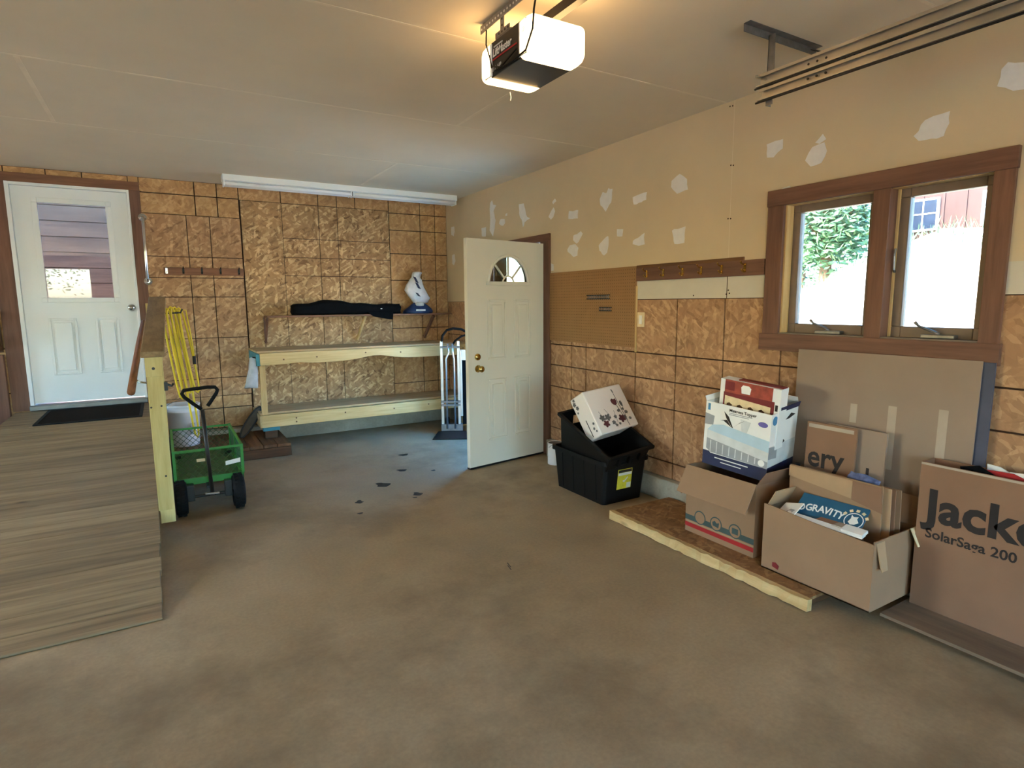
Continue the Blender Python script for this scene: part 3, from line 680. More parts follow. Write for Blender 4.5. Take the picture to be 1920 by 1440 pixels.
# ------------------------------------------------------------------ plank step, bucket, hoop
ps = thing('plank_step', 'low step of old brown planks under the bench end', 'step', (.5, 6.4, 0))
for i in range(8):
    x0 = .0+i*.128; MB().box(x0, x0+.124, 6.02+random.uniform(-.006, .006), 6.81, .095, .125).build('plank', OLDP, ps, bevel=.003, seg=1)
MB().box(.0, 1.02, 6.01, 6.045, .001, .094).build('front_board', OLDPX, ps, bevel=.003, seg=1)
MB().box(.0, 1.02, 6.74, 6.78, .001, .094).build('back_board', OLDPX, ps)
bk = thing('plastic_bucket', 'white plastic bucket on the plank step behind the green cart', 'bucket', (.12, 6.5, .125))
MB().lathe([(0, 0), (.125, 0), (.128, .01), (.142, .33), (.15, .335), (.15, .35), (.143, .352), (.15, .385), (.154, .39), (.154, .405), (.144, .405), (.126, .03), (0, .03)], k=28).build('body', BUCKW, bk, smooth=True, world=False)
MB().tube([(.15*math.cos(a), .15*math.sin(a), .36-.10*math.sin(a*1.0)) for a in [-PI+PI*i/12 for i in range(13)]], .003, 6).build('bail_handle', GALV, bk, world=False)
decal('printed_label', GREYPR, bk, (.075, -.128, .12), (.83, .55, 0), (.0, -.02, 1), rect(-.03, .02, 0, .11), .004)
hp = thing('oval_hoop', 'black oval hoop with grey netting leaning beside the bench', 'hoop', (.66, 6.50, .125))
el = []
for i in range(28):
    a = 2*PI*i/28; t = .165*math.cos(a); s_ = .042*math.sin(a)
    el.append((.062+.105*t/.165-s_*.75, .03+.02*t/.165+s_*.3, .15+.148*t/.165+s_*.55))
MB().tube(el, .009, 8, closed=True).build('rim', BLACKM, hp, smooth=True, world=False)
MB().poly(el).build('netting', plain('dark_netting', L(84, 74, 64), .9), hp, world=False)

# ------------------------------------------------------------------ work bench
wbn = thing('work_bench', 'two-level pine bench with wavy-edged front board along the back wall', 'bench', (2.0, 6.6, 0))
MB().box(.80, 3.165, 6.35, 6.93, .998, 1.018).build('top', PLY, wbn, bevel=.002)
n = 30; up_, lo_ = [], []
for i in range(n+1):
    x = .825+(3.165-.825)*i/n; wv = .875-.004*i/n
    wv += .045*math.exp(-((x-2.02)/.22)**2)+.012*math.exp(-((x-1.2)/.1)**2)
    up_.append((x, 6.33, .995)); lo_.append((x, 6.33, wv))
MB().poly(lo_+up_[::-1], (0, .036, 0)).build('front_board', PINE, wbn, bevel=.004)
MB().box(.80, 3.165, 6.37, 6.83, .365, .385).build('lower_shelf', PLY, wbn, bevel=.002)
MB().box(.805, 3.165, 6.33, 6.368, .237, .362).build('lower_front_board', PINE, wbn, bevel=.004)
MB().box(.818, .875, 6.368, 6.404, .237, .995).build('upright', PINEZ, wbn, bevel=.003)
MB().box(.795, .833, 6.37, 6.93, .875, .995).build('side_board', TEALP, wbn, bevel=.003)
MB().box(.79, .828, 6.335, 6.37, .87, .99).build('side_board_end', TEALP, wbn, bevel=.003)
MB().box(.79, .805, 6.33, 6.80, .237, .362).build('lower_side_board', PINEY, wbn, bevel=.003)
MB().box(.815, .975, 6.335, 6.43, .2, .237).build('foot_block', TEALP, wbn, bevel=.003)
MB().box(.83, .95, 6.34, 6.42, .125, .2).build('foot_block', OLDPX, wbn, bevel=.003)
MB().box(.80, 3.165, 6.89, 6.93, .91, .997).build('ledger', PINE, wbn)
MB().box(3.09, 3.128, 6.37, 6.42, 0, .997).build('upright', PINEZ, wbn)
MB().box(.80, 3.165, 6.83, 6.94, .28, .364).build('ledger', PINE, wbn)
for x, z in ((1.05, .925), (1.38, .935), (1.9, .955), (2.3, .94), (3.08, .95), (1.14, .31), (1.14, .27), (1.65, .315), (2.2, .305), (2.62, .315)): MB().cyl((x, 6.326, z), (x, 6.34, z), .008, 8).build('knot', OLDP, wbn)
# rag on the bench end
rings = []
for i in range(9):
    t = i/8; z = .955-.30*t; wd = .03+.03*t
    rings.append([(.765-.03*t+wd*math.cos(a)*(1+.2*math.sin(3*a+4*t)), 6.36+.02*math.sin(a)*(1+.4*math.cos(2*a+6*t)), z+.008*math.sin(2*a)) for a in [2*PI*k/12 for k in range(12)]])
tag(MB().loft(rings).build('hanging_rag', RAG, smooth=True), 'pale grey rag hanging off the left bench end', 'rag')
MB().cyl((.80, 6.36, .95), (.755, 6.36, .955), .012, 8).build('hook', BLACKM, wbn)

# ------------------------------------------------------------------ wall shelf and what lies on it
ws = thing('wall_shelf', 'long brown plank shelf on angled brackets above the bench', 'shelf', (2.0, 6.8, 1.36))
MB().box(.97, 3.12, 6.70, 6.934, 1.343, 1.362).build('shelf_board', CEDARX, ws, bevel=.003)
MB().box(.965, .985, 6.915, 6.934, 1.06, 1.343).build('bracket', CEDARZ, ws)
MB().bar((.975, 6.72, 1.333), (.975, 6.92, 1.08), .02, .03).build('bracket_brace', CEDARZ, ws)
MB().bar((2.03, 6.715, 1.34), (1.985, 6.92, 1.07), .036, .022, (1, 0, 0)).build('bracket_brace', PINEZ, ws)
MB().bar((2.88, 6.72, 1.335), (2.83, 6.92, 1.06), .03, .03).build('bracket_brace', CEDARZ, ws)
# black bag
rings = []; random.seed(5)
for i in range(23):
    t = i/22; x = 1.245+1.215*t
    h = .112+.05*math.exp(-((t-.34)/.17)**2)+.012*math.exp(-((t-.62)/.08)**2)+.005*math.sin(31*t); d = .085+.01*math.sin(11*t+1)
    
    yc = 6.79
    rings.append([(x+.006*math.sin(5*a), yc+d*math.copysign(abs(math.cos(a))**.6, math.cos(a)), 1.366+h/2+h/2*math.copysign(abs(math.sin(a))**.7, math.sin(a))+(.006*math.sin(4*a+7*t) if math.sin(a) > 0 else 0)) for a in [2*PI*k/20 for k in range(20)]])
bb = MB().loft(rings).build('folded_bag', BLACKF, smooth=True); tag(bb, 'long black folded fabric bag lying on the wall shelf', 'bag')
MB().poly([(2.05, 6.694, 1.39), (2.36, 6.694, 1.385), (2.35, 6.690, 1.295), (2.30, 6.690, 1.30), (2.12, 6.692, 1.335)], (0, .004, 0)).build('loose_flap', BLACKF, bb)
for x in (2.0, 2.21): MB().box(x, x+.018, 6.698, 6.703, 1.42, 1.428).build('care_label', WPAPER, bb)
# twisted sack
sk = thing('plastic_sack', 'crumpled white plastic sack with navy lower half on the wall shelf', 'sack', (2.71, 6.80, 1.362))
base = [(.20, 0), (.195, .03), (.15, .065), (.085, .11), (.07, .13)]
def blob(prof, tw, k=18, sx=1., sy=.62, seed=0):
    R_ = []
    for i, (r, h, ox) in enumerate(prof):
        R_.append([(ox+sx*r*(1+tw*math.sin(3*a+i*.8+seed))*math.cos(a)*random.uniform(1-tw*.5, 1+tw*.5), sy*r*(1+tw*math.cos(4*a+i*1.1+seed))*math.sin(a)*random.uniform(1-tw, 1+tw*.6), h+random.uniform(-.008, .008)*(0 < i < len(prof)-1)) for a in [2*PI*j/k for j in range(k)]])
    return R_
MB().loft(blob([(.185, .001, 0), (.19, .025, 0), (.16, .06, .005), (.105, .10, .01), (.06, .13, .01)], .07, sy=.5)).build('lower_sack', BAGBLUE, sk, smooth=True, world=False)
MB().loft(blob([(.05, .11, .01), (.09, .135, .03), (.125, .18, .02), (.13, .23, -.005), (.13, .28, -.03), (.105, .34, -.02), (.075, .40, -.01), (.05, .43, -.015), (.055, .465, -.01), (.06, .485, 0), (.03, .50, .01)], .16, seed=1, sy=.55)).build('upper_sack', BAGW, sk, smooth=True, world=False)
for z0, z1, x0, x1 in ((.36, .44, -.075, -.045), (.29, .37, -.05, -.02), (.2, .25, -.05, -.025)):
    MB().poly([(x0, -.058, z1), (x0+.03, -.066, z1-.01), (x1+.035, -.072, z0), (x1, -.074, z0+.01)], (0, -.004, 0)).build('printed_stripe', NAVY, sk, world=False)
MB().box(-.06, .06, -.098, -.085, .03, .05).build('printed_logo', WPAPER, sk, world=False, bevel=.004)
MB().lathe([(0, 0), (.05, .005), (.055, .03), (.04, .05), (0, .055)], (.01, -.035, .085), 14).build('clear_cup', LIGHTPR, sk, smooth=True, world=False)

# ------------------------------------------------------------------ ceiling strip light
fx = thing('strip_light', 'long white unlit fluorescent strip fixture on the ceiling above the bench', 'light fixture', (1.84, 6.45, CH))
MB().poly([(.61, 6.40, CH), (.61, 6.395, CH-.055), (.61, 6.43, CH-.062), (.61, 6.50, CH-.062), (.61, 6.54, CH-.055), (.61, 6.535, CH)], (2.465, 0, 0)).build('channel', WMETAL, fx)
for a, b in ((.63, 1.835), (1.87, 3.055)): MB().cyl((a, 6.425, CH-.083), (b, 6.425, CH-.083), .019, 16).build('tube', TUBEW, fx, smooth=True)
for a, b in ((.63, 1.835), (1.87, 3.055)): MB().cyl((a, 6.51, CH-.083), (b, 6.51, CH-.083), .019, 16).build('tube', TUBEW, fx, smooth=True)
for x in (.615, 1.835, 1.86, 3.055): MB().box(x, x+.014, 6.405, 6.53, CH-.105, CH-.05).build('lamp_holder', WMETAL, fx, bevel=.003)
MB().box(1.842, 1.864, 6.42, 6.44, CH-.10, CH-.06).build('coupler', GALV, fx)

# ------------------------------------------------------------------ grab bar, hook boards, pegboard, switch
gb = thing('grab_bar', 'chrome upright grab bar on the OSB beside the house door', 'grab bar', (-.075, 6.92, 2.0))
MB().tube([(-.072, 6.92, 2.335), (-.072, 6.885, 2.33), (-.072, 6.875, 2.31), (-.078, 6.875, 1.745), (-.078, 6.885, 1.725), (-.078, 6.92, 1.72)], .014, 12).build('bar', CHROME, gb, smooth=True)
for z in (2.335, 1.72): MB().lathe([(0, 0), (.036, 0), (.036, .006), (.016, .012), (0, .013)], k=20, axis='y').build('flange', CHROME, gb, world=False).location = (.0, .0-.0, z-2.0)
for o in gb.children:
    if o.name.startswith('flange'): o.location.y = -.0; o.scale.y = -1; o.location.x = .0
def coat_hook(par, p, out, mat):                         # double prong hook
    p = Vector(p); o = Vector(out); z = Vector((0, 0, 1)); sdv = o.cross(z)
    h = MB(); h.bar(p-z*.028, p+z*.028, .018, .004, o)
    h.tube([p+z*.02, p+o*.03+z*.024, p+o*.042+z*.04], [.004, .004, .006], 6)
    h.tube([p-z*.012, p+o*.02-z*.022, p+o*.03-z*.008], [.004, .004, .006], 6)
    h.build('coat_hook', mat, par)
hr = thing('hook_board', 'brown wooden coat hook board on the OSB near the house door', 'coat rack', (.43, 6.92, 1.82))
MB().box(.065, .80, 6.900, 6.922, 1.785, 1.86).build('board', CEDARX, hr, bevel=.003)
for x in (.09, .237, .404, .577, .751): coat_hook(hr, (x, 6.898, 1.825), (0, -1, 0), BLACKM if x > .1 else CHROME)
h2 = thing('hook_board', 'reddish wooden hook board with six brass hooks beside the window', 'coat rack', (XR, 2.9, 1.69))
MB().box(XR-.02, XR, 2.328, 3.448, 1.637, 1.733).build('board', CEDAR, h2, bevel=.003)
MB().box(XR-.012, XR, 2.485, 3.452, 1.731, 1.755).build('thin_strip', OLDP, h2, bevel=.002)
for y in (3.332, 3.162, 2.977, 2.812, 2.643, 2.465): coat_hook(h2, (XR-.022, y, 1.685), (-1, 0, 0), BRASS)
pb = thing('pegboard', 'brown perforated pegboard between the open door and hook board', 'pegboard', (XR, 4.04, 1.43))
MB().box(XR-.012, XR-.001, 3.456, 4.628, 1.125, 1.752).build('board', PEG, pb, bevel=.001)
m_ = MB()
for i in range(46):
    for j in range(24):
        y = 3.475+i*.0254; z = 1.145+j*.0254
        m_.poly([(XR-.0126, y+.0035*math.cos(a), z+.0035*math.sin(a)) for a in [2*PI*k/6 for k in range(6)]])
tag(m_.build('peg_holes', HOLE, pb), kind='stuff')
for (y0, y1, z0, z1) in ((3.76, 4.06, 1.503, 1.542), (3.735, 3.89, 1.405, 1.44)):
    t = thing('tool_holder', 'wider dark grey metal tool holder on the pegboard' if y1 > 4 else 'narrower dark grey metal tool holder low on the pegboard', 'tool rack', (XR-.013, (y0+y1)/2, z0))
    MB().box(XR-.020, XR-.0125, y0, y1, z0, z0+.009).build('lower_rail', BLACKM, t); MB().box(XR-.020, XR-.0125, y0, y1, z1-.009, z1).build('upper_rail', BLACKM, t)
    m_ = MB(); k = int((y1-y0)/.022)
    for i in range(k): m_.tube([(XR-.018, y0+.01+i*.022, z0+.006), (XR-.026, y0+.01+i*.022, (z0+z1)/2), (XR-.018, y0+.01+i*.022, z1-.006)], .003, 5)
    m_.build('spring_clips', GALV, t)
MB().box(XR-.012, XR, 3.447, 3.456, 1.09, 1.6).build('edge_strip', PINEZ, pb)
sw = thing('light_switch', 'cream rocker light switch beside the pegboard', 'switch', (XR, 3.40, 1.345))
MB().box(XR-.006, XR, 3.364, 3.440, 1.287, 1.40).build('plate', CREAMPR, sw, bevel=.003); MB().box(XR-.010, XR-.005, 3.386, 3.418, 1.31, 1.377).build('rocker', WPAPER, sw, bevel=.002)
# left edge: shelf with brace on the back wall
ls = thing('corner_shelf', 'brown wooden shelf with slanted brace left of the house door', 'shelf', (-1.45, 6.8, 1.45))
MB().box(-1.75, -1.24, 6.66, 6.944, 1.42, 1.445).build('shelf_board', CEDARX, ls); MB().bar((-1.26, 6.70, 1.42), (-1.26, 6.93, 1.10), .03, .05).build('brace', OLDPX, ls); MB().bar((-1.27, 6.935, 1.42), (-1.27, 6.935, 1.07), .05, .02, (0, 1, 0)).build('wall_cleat', OLDPX, ls)
cb_ = thing('low_cabinet', 'dark reddish wooden board panel left of the ramp landing', 'panel', (-1.5, 6.85, 0))
for i in range(4): MB().box(-1.24-.13*(i+1), -1.244-.13*i, 6.88, 6.942, .16, 1.05).build('board', CEDARZ, cb_, bevel=.003)

# ------------------------------------------------------------------ hand truck
ht = thing('hand_truck', 'folding aluminium hand truck with black toe plate beside the open door', 'hand truck', (2.79, 6.05, 0), (0, 0, math.radians(-28)))
for x in (-.105, .085):
    MB().box(x-.016, x+.016, -.012, .022, .05, 1.06).build('side_rail', ALU, ht, bevel=.004, world=False)
for x in (-.055, .035):
    MB().tube([(x, -.03, .06), (x, -.03, .86), (x*.6+(.01 if x < 0 else -.0), -.03, .93), (x*.6, -.03, 1.03)], .011, 8).build('inner_tube', ALU, ht, smooth=True, world=False)
for z in (.32, .36, .98): MB().box(-.12, .10, -.04, .03, z, z+.022).build('cross_bar', GALV, ht, bevel=.003, world=False)
MB().box(-.125, .12, -.03, .05, .03, .11).build('axle_block', GALV, ht, bevel=.006, world=False)
MB().box(.10, .25, -.005, .02, .84, .96).build('shoulder_plate', ALU, ht, bevel=.003, world=False)
MB().box(.10, .125, -.02, .02, .2, .95).build('outer_rail', ALU, ht, bevel=.003, world=False)
MB().quad_box([(-.2, -.34, .002), (.2, -.34, .002), (.16, -.02, .002), (-.16, -.02, .002), (-.2, -.34, .012), (.2, -.34, .012), (.16, -.02, .03), (-.16, -.02, .03)]).build('toe_plate', BLACKM, ht, world=False)
MB().tube([(-.10, 0, 1.05), (-.09, 0, 1.12), (-.04, 0, 1.18), (.03, 0, 1.20), (.12, 0, 1.19), (.2, 0, 1.15), (.23, 0, 1.08)], .014, 10).build('loop_handle', RUBBER, ht, smooth=True, world=False)
MB().tube([(.0, .02, .98), (.05, .02, 1.06), (.12, .02, 1.11), (.2, .02, 1.13)], .011, 8).build('brace_handle', RUBBER, ht, smooth=True, world=False)
for x in (-.06, .2): MB().lathe([(.03, -.02), (.075, -.022), (.085, -.012), (.085, .012), (.075, .022), (.03, .02)], (x, .10, .086), 20, 'x').build('wheel', RUBBER, ht, smooth=True, world=False)
MB().box(.12, .24, .01, .05, .1, .84).build('back_panel', BLACKF, ht, world=False)

# ------------------------------------------------------------------ totes, bread box, paint can
def rr(cx, cy, w_, d_, r, z, k=5):
    out = []
    for sx, sy, a0 in ((1, 1, 0), (-1, 1, 90), (-1, -1, 180), (1, -1, 270)):
        for i in range(k+1):
            a = math.radians(a0+90*i/k); out.append((cx+sx*(w_/2-r)+r*math.cos(a), cy+sy*(d_/2-r)+r*math.sin(a), z))
    return out
def tote(t, w0, d0, w1, d1, h, lip=.018):
    R_ = [rr(0, 0, w0, d0, .03, .0), rr(0, 0, w1, d1, .035, h-.03), rr(0, 0, w1+lip*2, d1+lip*2, .045, h-.03), rr(0, 0, w1+lip*2, d1+lip*2, .045, h), rr(0, 0, w1-.006, d1-.006, .033, h), rr(0, 0, w0-.006, d0-.006, .028, .006)]
    MB().loft(R_).build('body', BLACKP, t, world=False)
    for sx in (-1, 1):
        for i in range(4):
            y = -d0*.36+i*d0*.24; MB().quad_box([(sx*(w0/2-.002), y-.01, .02), (sx*(w0/2+.006), y-.01, .02), (sx*(w0/2+.006), y+.01, .02), (sx*(w0/2-.002), y+.01, .02), (sx*(w1/2-.006), y-.01, h-.04), (sx*(w1/2+.004), y-.01, h-.04), (sx*(w1/2+.004), y+.01, h-.04), (sx*(w1/2-.006), y+.01, h-.04)]).build('rib', BLACKP, t, world=False)
t1 = thing('storage_tote', 'black plastic storage tote with yellow label on the floor by the OSB', 'tote', (2.872, 3.52, .0008))
tote(t1, .375, .58, .405, .655, .335)
V_ = Vector((0, -.0375, .305)).normalized()
fo = (-.075, -.304, .105)
decal('paper_label', YLAB, t1, fo, (1, 0, 0), V_, rect(0, .135, 0, .155), .003)
decal('label_heading', INK, t1, fo, (1, 0, 0), V_, rect(.004, .131, .13, .151), .0036)
decal('label_band', WPAPER, t1, fo, (1, 0, 0), V_, rect(.004, .131, .108, .128), .0036)
decal('label_band', WPAPER, t1, fo, (1, 0, 0), V_, rect(.09, .131, .004, .045), .0036)
decal('label_tick', WPAPER, t1, fo, (1, 0, 0), V_, [(.05, .06), (.065, .05), (.10, .085), (.095, .095), (.066, .066), (.055, .07)], .004)
t2 = thing('storage_tote', 'black plastic tote tipped up inside the yellow-labelled tote', 'tote', (2.87, 3.53, .235), (math.radians(23), math.radians(-6), 0))
w0, d0, w1, d1_, h = .33, .52, .40, .61, .32
def slab4(a, b, c, d, n, th): return MB().poly([a, b, c, d], Vector(n)*th)
MB().box(-w0/2, w0/2, -d0/2, d0/2, 0, .006).build('base', BLACKP, t2, world=False)
for sx in (-1, 1): slab4((sx*w0/2, -d0/2, 0), (sx*w0/2, d0/2, 0), (sx*w1/2, d1_/2, h), (sx*w1/2, -d1_/2, h), (-sx, 0, 0), .005).build('side_wall', BLACKP, t2, world=False)
def endwall(sy, hole):
    P = lambda x, t: (x, sy*(d0/2+(d1_-d0)/2*t), h*t)
    hx = lambda t: w0/2+(w1-w0)/2*t
    m_ = MB(); n = (0, -sy*.005, 0)
    xa, xb, ta, tb = -.075, .03, .62, .86
    if not hole: m_.poly([P(-hx(0), 0), P(hx(0), 0), P(hx(1), 1), P(-hx(1), 1)], n)
    else:
        m_.poly([P(-hx(0), 0), P(hx(0), 0), P(hx(ta), ta), P(-hx(ta), ta)], n); m_.poly([P(-hx(tb), tb), P(hx(tb), tb), P(hx(1), 1), P(-hx(1), 1)], n)
        m_.poly([P(-hx(ta), ta), P(xa, ta), P(xa, tb), P(-hx(tb), tb)], n); m_.poly([P(xb, ta), P(hx(ta), ta), P(hx(tb), tb), P(xb, tb)], n)
    m_.build('end_wall', BLACKP, t2, world=False)
endwall(-1, False); endwall(1, True)
m_ = MB()
for a in minus(-w1/2-.018, w1/2+.018, -d1_/2-.018, d1_/2+.018, [(-w1/2+.004, w1/2-.004, -d1_/2+.004, d1_/2-.004)]): m_.box(a[0], a[1], a[2], a[3], h-.025, h)
m_.build('rim', BLACKP, t2, world=False, bevel=.003)
for x in (-.1, 0, .1): MB().box(x-.012, x+.012, -d1_/2-.014, -d1_/2+.02, h-.10, h-.025).build('rib', BLACKP, t2, world=False)
# bread box
br = thing('bread_box', 'cream metal box printed with dark red flowers tilted on the black totes', 'box', (2.669, 3.474, .815), (math.radians(-122.6), math.radians(-3.4), math.radians(8.6)))
bw, bh, bd = .425, .357, .162
MB().box(0, bw, 0, bh, 0, bd).build('body', BREAD, br, world=False, bevel=.014, seg=3)
fxy = lambda u, v: (u, v)
# printed flowers on the large face (local z = 0, u along x, v along y downwards)
def fdec(nm, mat, pts): MB().poly([(a*1.13, b, -.0012) for a, b in pts], (0, 0, .0008)).build(nm, mat, br, world=False)
def flower(cx, cy, r, mat, n=5, seed=0):
    pts = []
    for i in range(n*8):
        a = 2*PI*i/(n*8); q = r*(.55+.45*abs(math.cos(n*a/2+seed))); pts.append((cx+q*math.cos(a), cy+q*math.sin(a)))
    fdec('printed_flower', mat, pts)
def stem(x0, y0, x1, y1, wd=.0025, mat=FLORG):
    d = Vector((x1-x0, y1-y0)).normalized(); n_ = Vector((-d.y, d.x))*wd
    fdec('printed_stem', mat, [(x0+n_.x, y0+n_.y), (x0-n_.x, y0-n_.y), (x1-n_.x, y1-n_.y), (x1+n_.x, y1+n_.y)])
for cx, cy, r, mm in ((.07, .235, .028, FLORG), (.085, .285, .03, FLORAL), (.12, .24, .03, FLORG), (.245, .275, .034, FLORAL), (.155, .29, .018, FLORG), (.19, .25, .016, FLORG), (.275, .27, .018, FLORG), (.17, .315, .014, FLORG), (.31, .235, .016, FLORG), (.32, .29, .014, FLORG), (.29, .205, .012, FLORG), (.205, .31, .012, FLORG)): flower(cx, cy, r, mm, 5, cx*20)
fdec('printed_bud', FLORAL, [(.215, .115), (.232, .105), (.245, .115), (.26, .108), (.268, .13), (.26, .155), (.245, .165), (.225, .155), (.215, .135)])
fdec('printed_bud', FLORG, [(.29, .14), (.305, .135), (.31, .16), (.305, .19), (.292, .18), (.285, .16)])
fdec('printed_bud', FLORG, [(.23, .205), (.25, .195), (.265, .205), (.25, .222), (.235, .222)])
fdec('printed_bud', FLORG, [(.262, .035), (.272, .03), (.276, .06), (.27, .072)])
stem(.27, .07, .285, .345); stem(.25, .165, .268, .27); stem(.3, .19, .285, .3, .0015); stem(.15, .24, .12, .17, .0012); stem(.09, .26, .06, .18, .0012); stem(.19, .3, .2, .2, .0012)
def sdec(nm, mat, pts): MB().poly([(-.0012, b, a) for a, b in pts], (.0008, 0, 0)).build(nm, mat, br, world=False)
sdec('handle_slot', INK, [(.085, .20), (.092, .20), (.092, .335), (.085, .335)])
for cx, cy, r in ((.13, .05, .02), (.115, .085, .018), (.12, .02, .014), (.03, .25, .012), (.045, .285, .012), (.03, .31, .01), (.13, .12, .01)):
    sdec('printed_flower', FLORG, [(cx+r*(.55+.45*abs(math.cos(2.5*a)))*math.cos(a), cy+r*(.55+.45*abs(math.cos(2.5*a)))*math.sin(a)) for a in [2*PI*i/30 for i in range(30)]])
pc = thing('paint_can', 'small white paint can behind the black totes by the door frame', 'can', (3.05, 4.36, 0))
MB().lathe([(0, .0), (.07, 0), (.072, .004), (.072, .19), (.075, .195), (.075, .2), (.066, .2), (.064, .194), (0, .194)], k=24).build('body', BUCKW, pc, smooth=False, world=False)
MB().lathe([(0, .195), (.06, .195), (.062, .199), (0, .199)], k=24).build('lid', GALV, pc, world=False)
MB().tube([(.074*math.cos(a), .074*math.sin(a), .16-.06*math.sin(a)) for a in [-PI+PI*i/10 for i in range(11)]], .002, 5).build('bail_handle', GALV, pc, world=False)

# ------------------------------------------------------------------ pallets and cardboard boxes on the right
p1 = thing('osb_deck', 'low OSB deck with splintered pale lumber edge carrying the cardboard boxes', 'platform', (2.83, 2.27, 0))
MB().box(2.585, 3.10, 1.56, 2.985, .048, .062).build('osb_sheet', OB_FLOOR, p1)
random.seed(11); n = 36; a_, b_ = [], []
for i in range(n+1):
    y = 1.55+(2.995-1.55)*i/n; a_.append((2.545+random.uniform(-.005, .006), y, .003+random.uniform(0, .005))); b_.append((2.548+random.uniform(-.004, .006), y, .066+random.uniform(-.008, .002)))
m_ = MB()
for i in range(n): m_.quad_box([a_[i], (2.585, a_[i][1], .001), (2.585, a_[i+1][1], .001), a_[i+1], b_[i], (2.585, b_[i][1], .06), (2.585, b_[i+1][1], .06), b_[i+1]])
m_.build('edge_lumber', PINEY, p1)
for y in (1.58, 2.27, 2.93): MB().box(2.586, 3.095, y, y+.04, .001, .047).build('runner', OLDPX, p1)
p2 = thing('plywood_deck', 'thin grey plywood deck on runners under the tall lettered box', 'platform', (2.95, .5, 0))
MB().box(2.765, 3.10, -.6, 1.33, .028, .042).build('sheet', OLDPLY, p2)
for x in (2.82, 3.05): MB().box(x, x+.04, -.6, 1.33, .001, .028).build('runner', OLDP, p2)

def open_carton(t, dx, dy, dz, mat, th=.005, inside=CARDIN, cut=None):
    m_ = MB(); m_.box(0, dx, 0, dy, 0, th)
    m_.box(0, th, 0, dy, th, dz); m_.box(dx-th, dx, 0, dy, th, dz); m_.box(th, dx-th, 0, th, th, dz); m_.box(th, dx-th, dy-th, dy, th, dz)
    return m_.build('body', mat, t, world=False)
def flap(t, a, b, out, ln, ang, mat, inset=.0):          # hinge a->b, ang 0 = up, 90 = outward
    a = Vector(a); b = Vector(b); o = Vector(out); d = Vector((0, 0, 1))*math.cos(math.radians(ang))+o*math.sin(math.radians(ang))
    e = (b-a).normalized(); nrm = e.cross(d).normalized()
    return MB().poly([a, b, b+d*ln-e*inset, a+d*ln+e*inset], nrm*.004).build('flap', mat, t, world=False)
# box A
bA = thing('moving_box', 'open cardboard moving box with green and red stripes under the topper box', 'cardboard box', (2.73, 1.99, .0625))
ax, ay, az = .365, .495, .42
open_carton(bA, ax, ay, az, CARD)
flap(bA, (0, 0, az), (0, ay, az), (-1, 0, 0), .175, 152, CARD, .0)
flap(bA, (0, ay, az), (ax, ay, az), (0, 1, 0), .2, 168, CARD2)
flap(bA, (0, 0, az), (ax, 0, az), (0, -1, 0), .10, 35, CARD2)
flap(bA, (ax, 0, az), (ax, ay, az), (-1, 0, 0), .20, 95, CARD2)
U = (0, -1, 0); Vz = (0, 0, 1); oA = (0, ay, 0)
decal('printed_stripe', GREENINK, bA, oA, U, Vz, rect(.0, ay, .075, .108)); decal('printed_stripe', REDINK, bA, oA, U, Vz, rect(.0, ay, .032, .058)); decal('printed_stripe', CARDIN, bA, oA, U, Vz, rect(0, ay, .062, .070))
for k, cx in enumerate((.115, .235, .37)):
    ringp = disc(cx, .112, .043, 24); m_ = MB()
    decal('printed_ring', GREENINK, bA, oA, U, Vz, ringp, .0012); decal('printed_disc', CARD, bA, oA, U, Vz, disc(cx, .112, .036, 24), .0016)
    ic = ([(cx-.015, .095), (cx+.02, .10), (cx+.018, .13), (cx+.006, .118), (cx-.01, .128)], [(cx-.022, .098), (cx+.02, .092), (cx+.024, .125), (cx+.005, .118), (cx-.008, .13), (cx-.026, .118)], [(cx-.02, .095), (cx+.022, .095), (cx+.022, .13), (cx-.02, .13)])[k]
    if k: decal('printed_icon', GREENINK, bA, oA, U, Vz, ic, .002)
# topper box
tp = thing('topper_box', 'white and navy mattress topper box standing in the moving box', 'box', (2.812, 1.995, .485), (math.radians(4.5), math.radians(-3.5), math.radians(8.5)))
tx, ty, tz = .30, .40, .385
open_carton(tp, tx, ty, tz, WPAPER)
U = (0, -1, 0); o_ = (0, ty, 0)
def td(nm, mat, pts, off=.001): decal(nm, mat, tp, o_, U, Vz, pts, off)
td('navy_band', NAVY, [(0, 0), (ty, 0), (ty, .075), (.05, .075), (.04, .085), (0, .085)])
td('printed_skirt', GREYPR, [(.02, .10), (.05, .08), (ty, .075), (ty, .115), (.02, .165)])
for k in range(9): td('printed_rib', LIGHTPR, [(.045+k*.04, .085), (.05+k*.04, .085), (.05+k*.04, .155-k*.0045), (.045+k*.04, .155-k*.0045)], .0015)
td('printed_mattress', LIGHTPR, [(.02, .165), (ty, .115), (ty, .17), (.02, .215)])
td('printed_topper', SKYB, [(.02, .215), (ty, .17), (ty, .235), (.25, .25), (.12, .265), (.05, .25)])
td('printed_pillow', GREYPR, [(0, .245), (.055, .25), (.06, .305), (0, .315)])
td('printed_vase', LIGHTPR, [(.235, .25), (.265, .248), (.285, .315), (.222, .322)])
td('printed_leaf', INK, [(.175, .26), (.18, .26), (.15, .32), (.12, .345), (.135, .31)], .0018); td('printed_leaf', INK, [(.17, .262), (.12, .29), (.10, .288), (.14, .30)], .0018); td('printed_leaf', INK, [(.18, .262), (.22, .30), (.25, .318), (.21, .29)], .0018)
td('blue_corner', BLUEPR, rect(.014, .03, .335, .375)); td('violet_logo', PURPLE, disc(.355, .32, .028, 20, .015)); td('seal', WPAPER, disc(.365, .10, .019, 20), .002)
text('Mattress Topper', .024, INK, tp, (-.0012, ty-.15, .352), frame_negx(), bold=.0004)
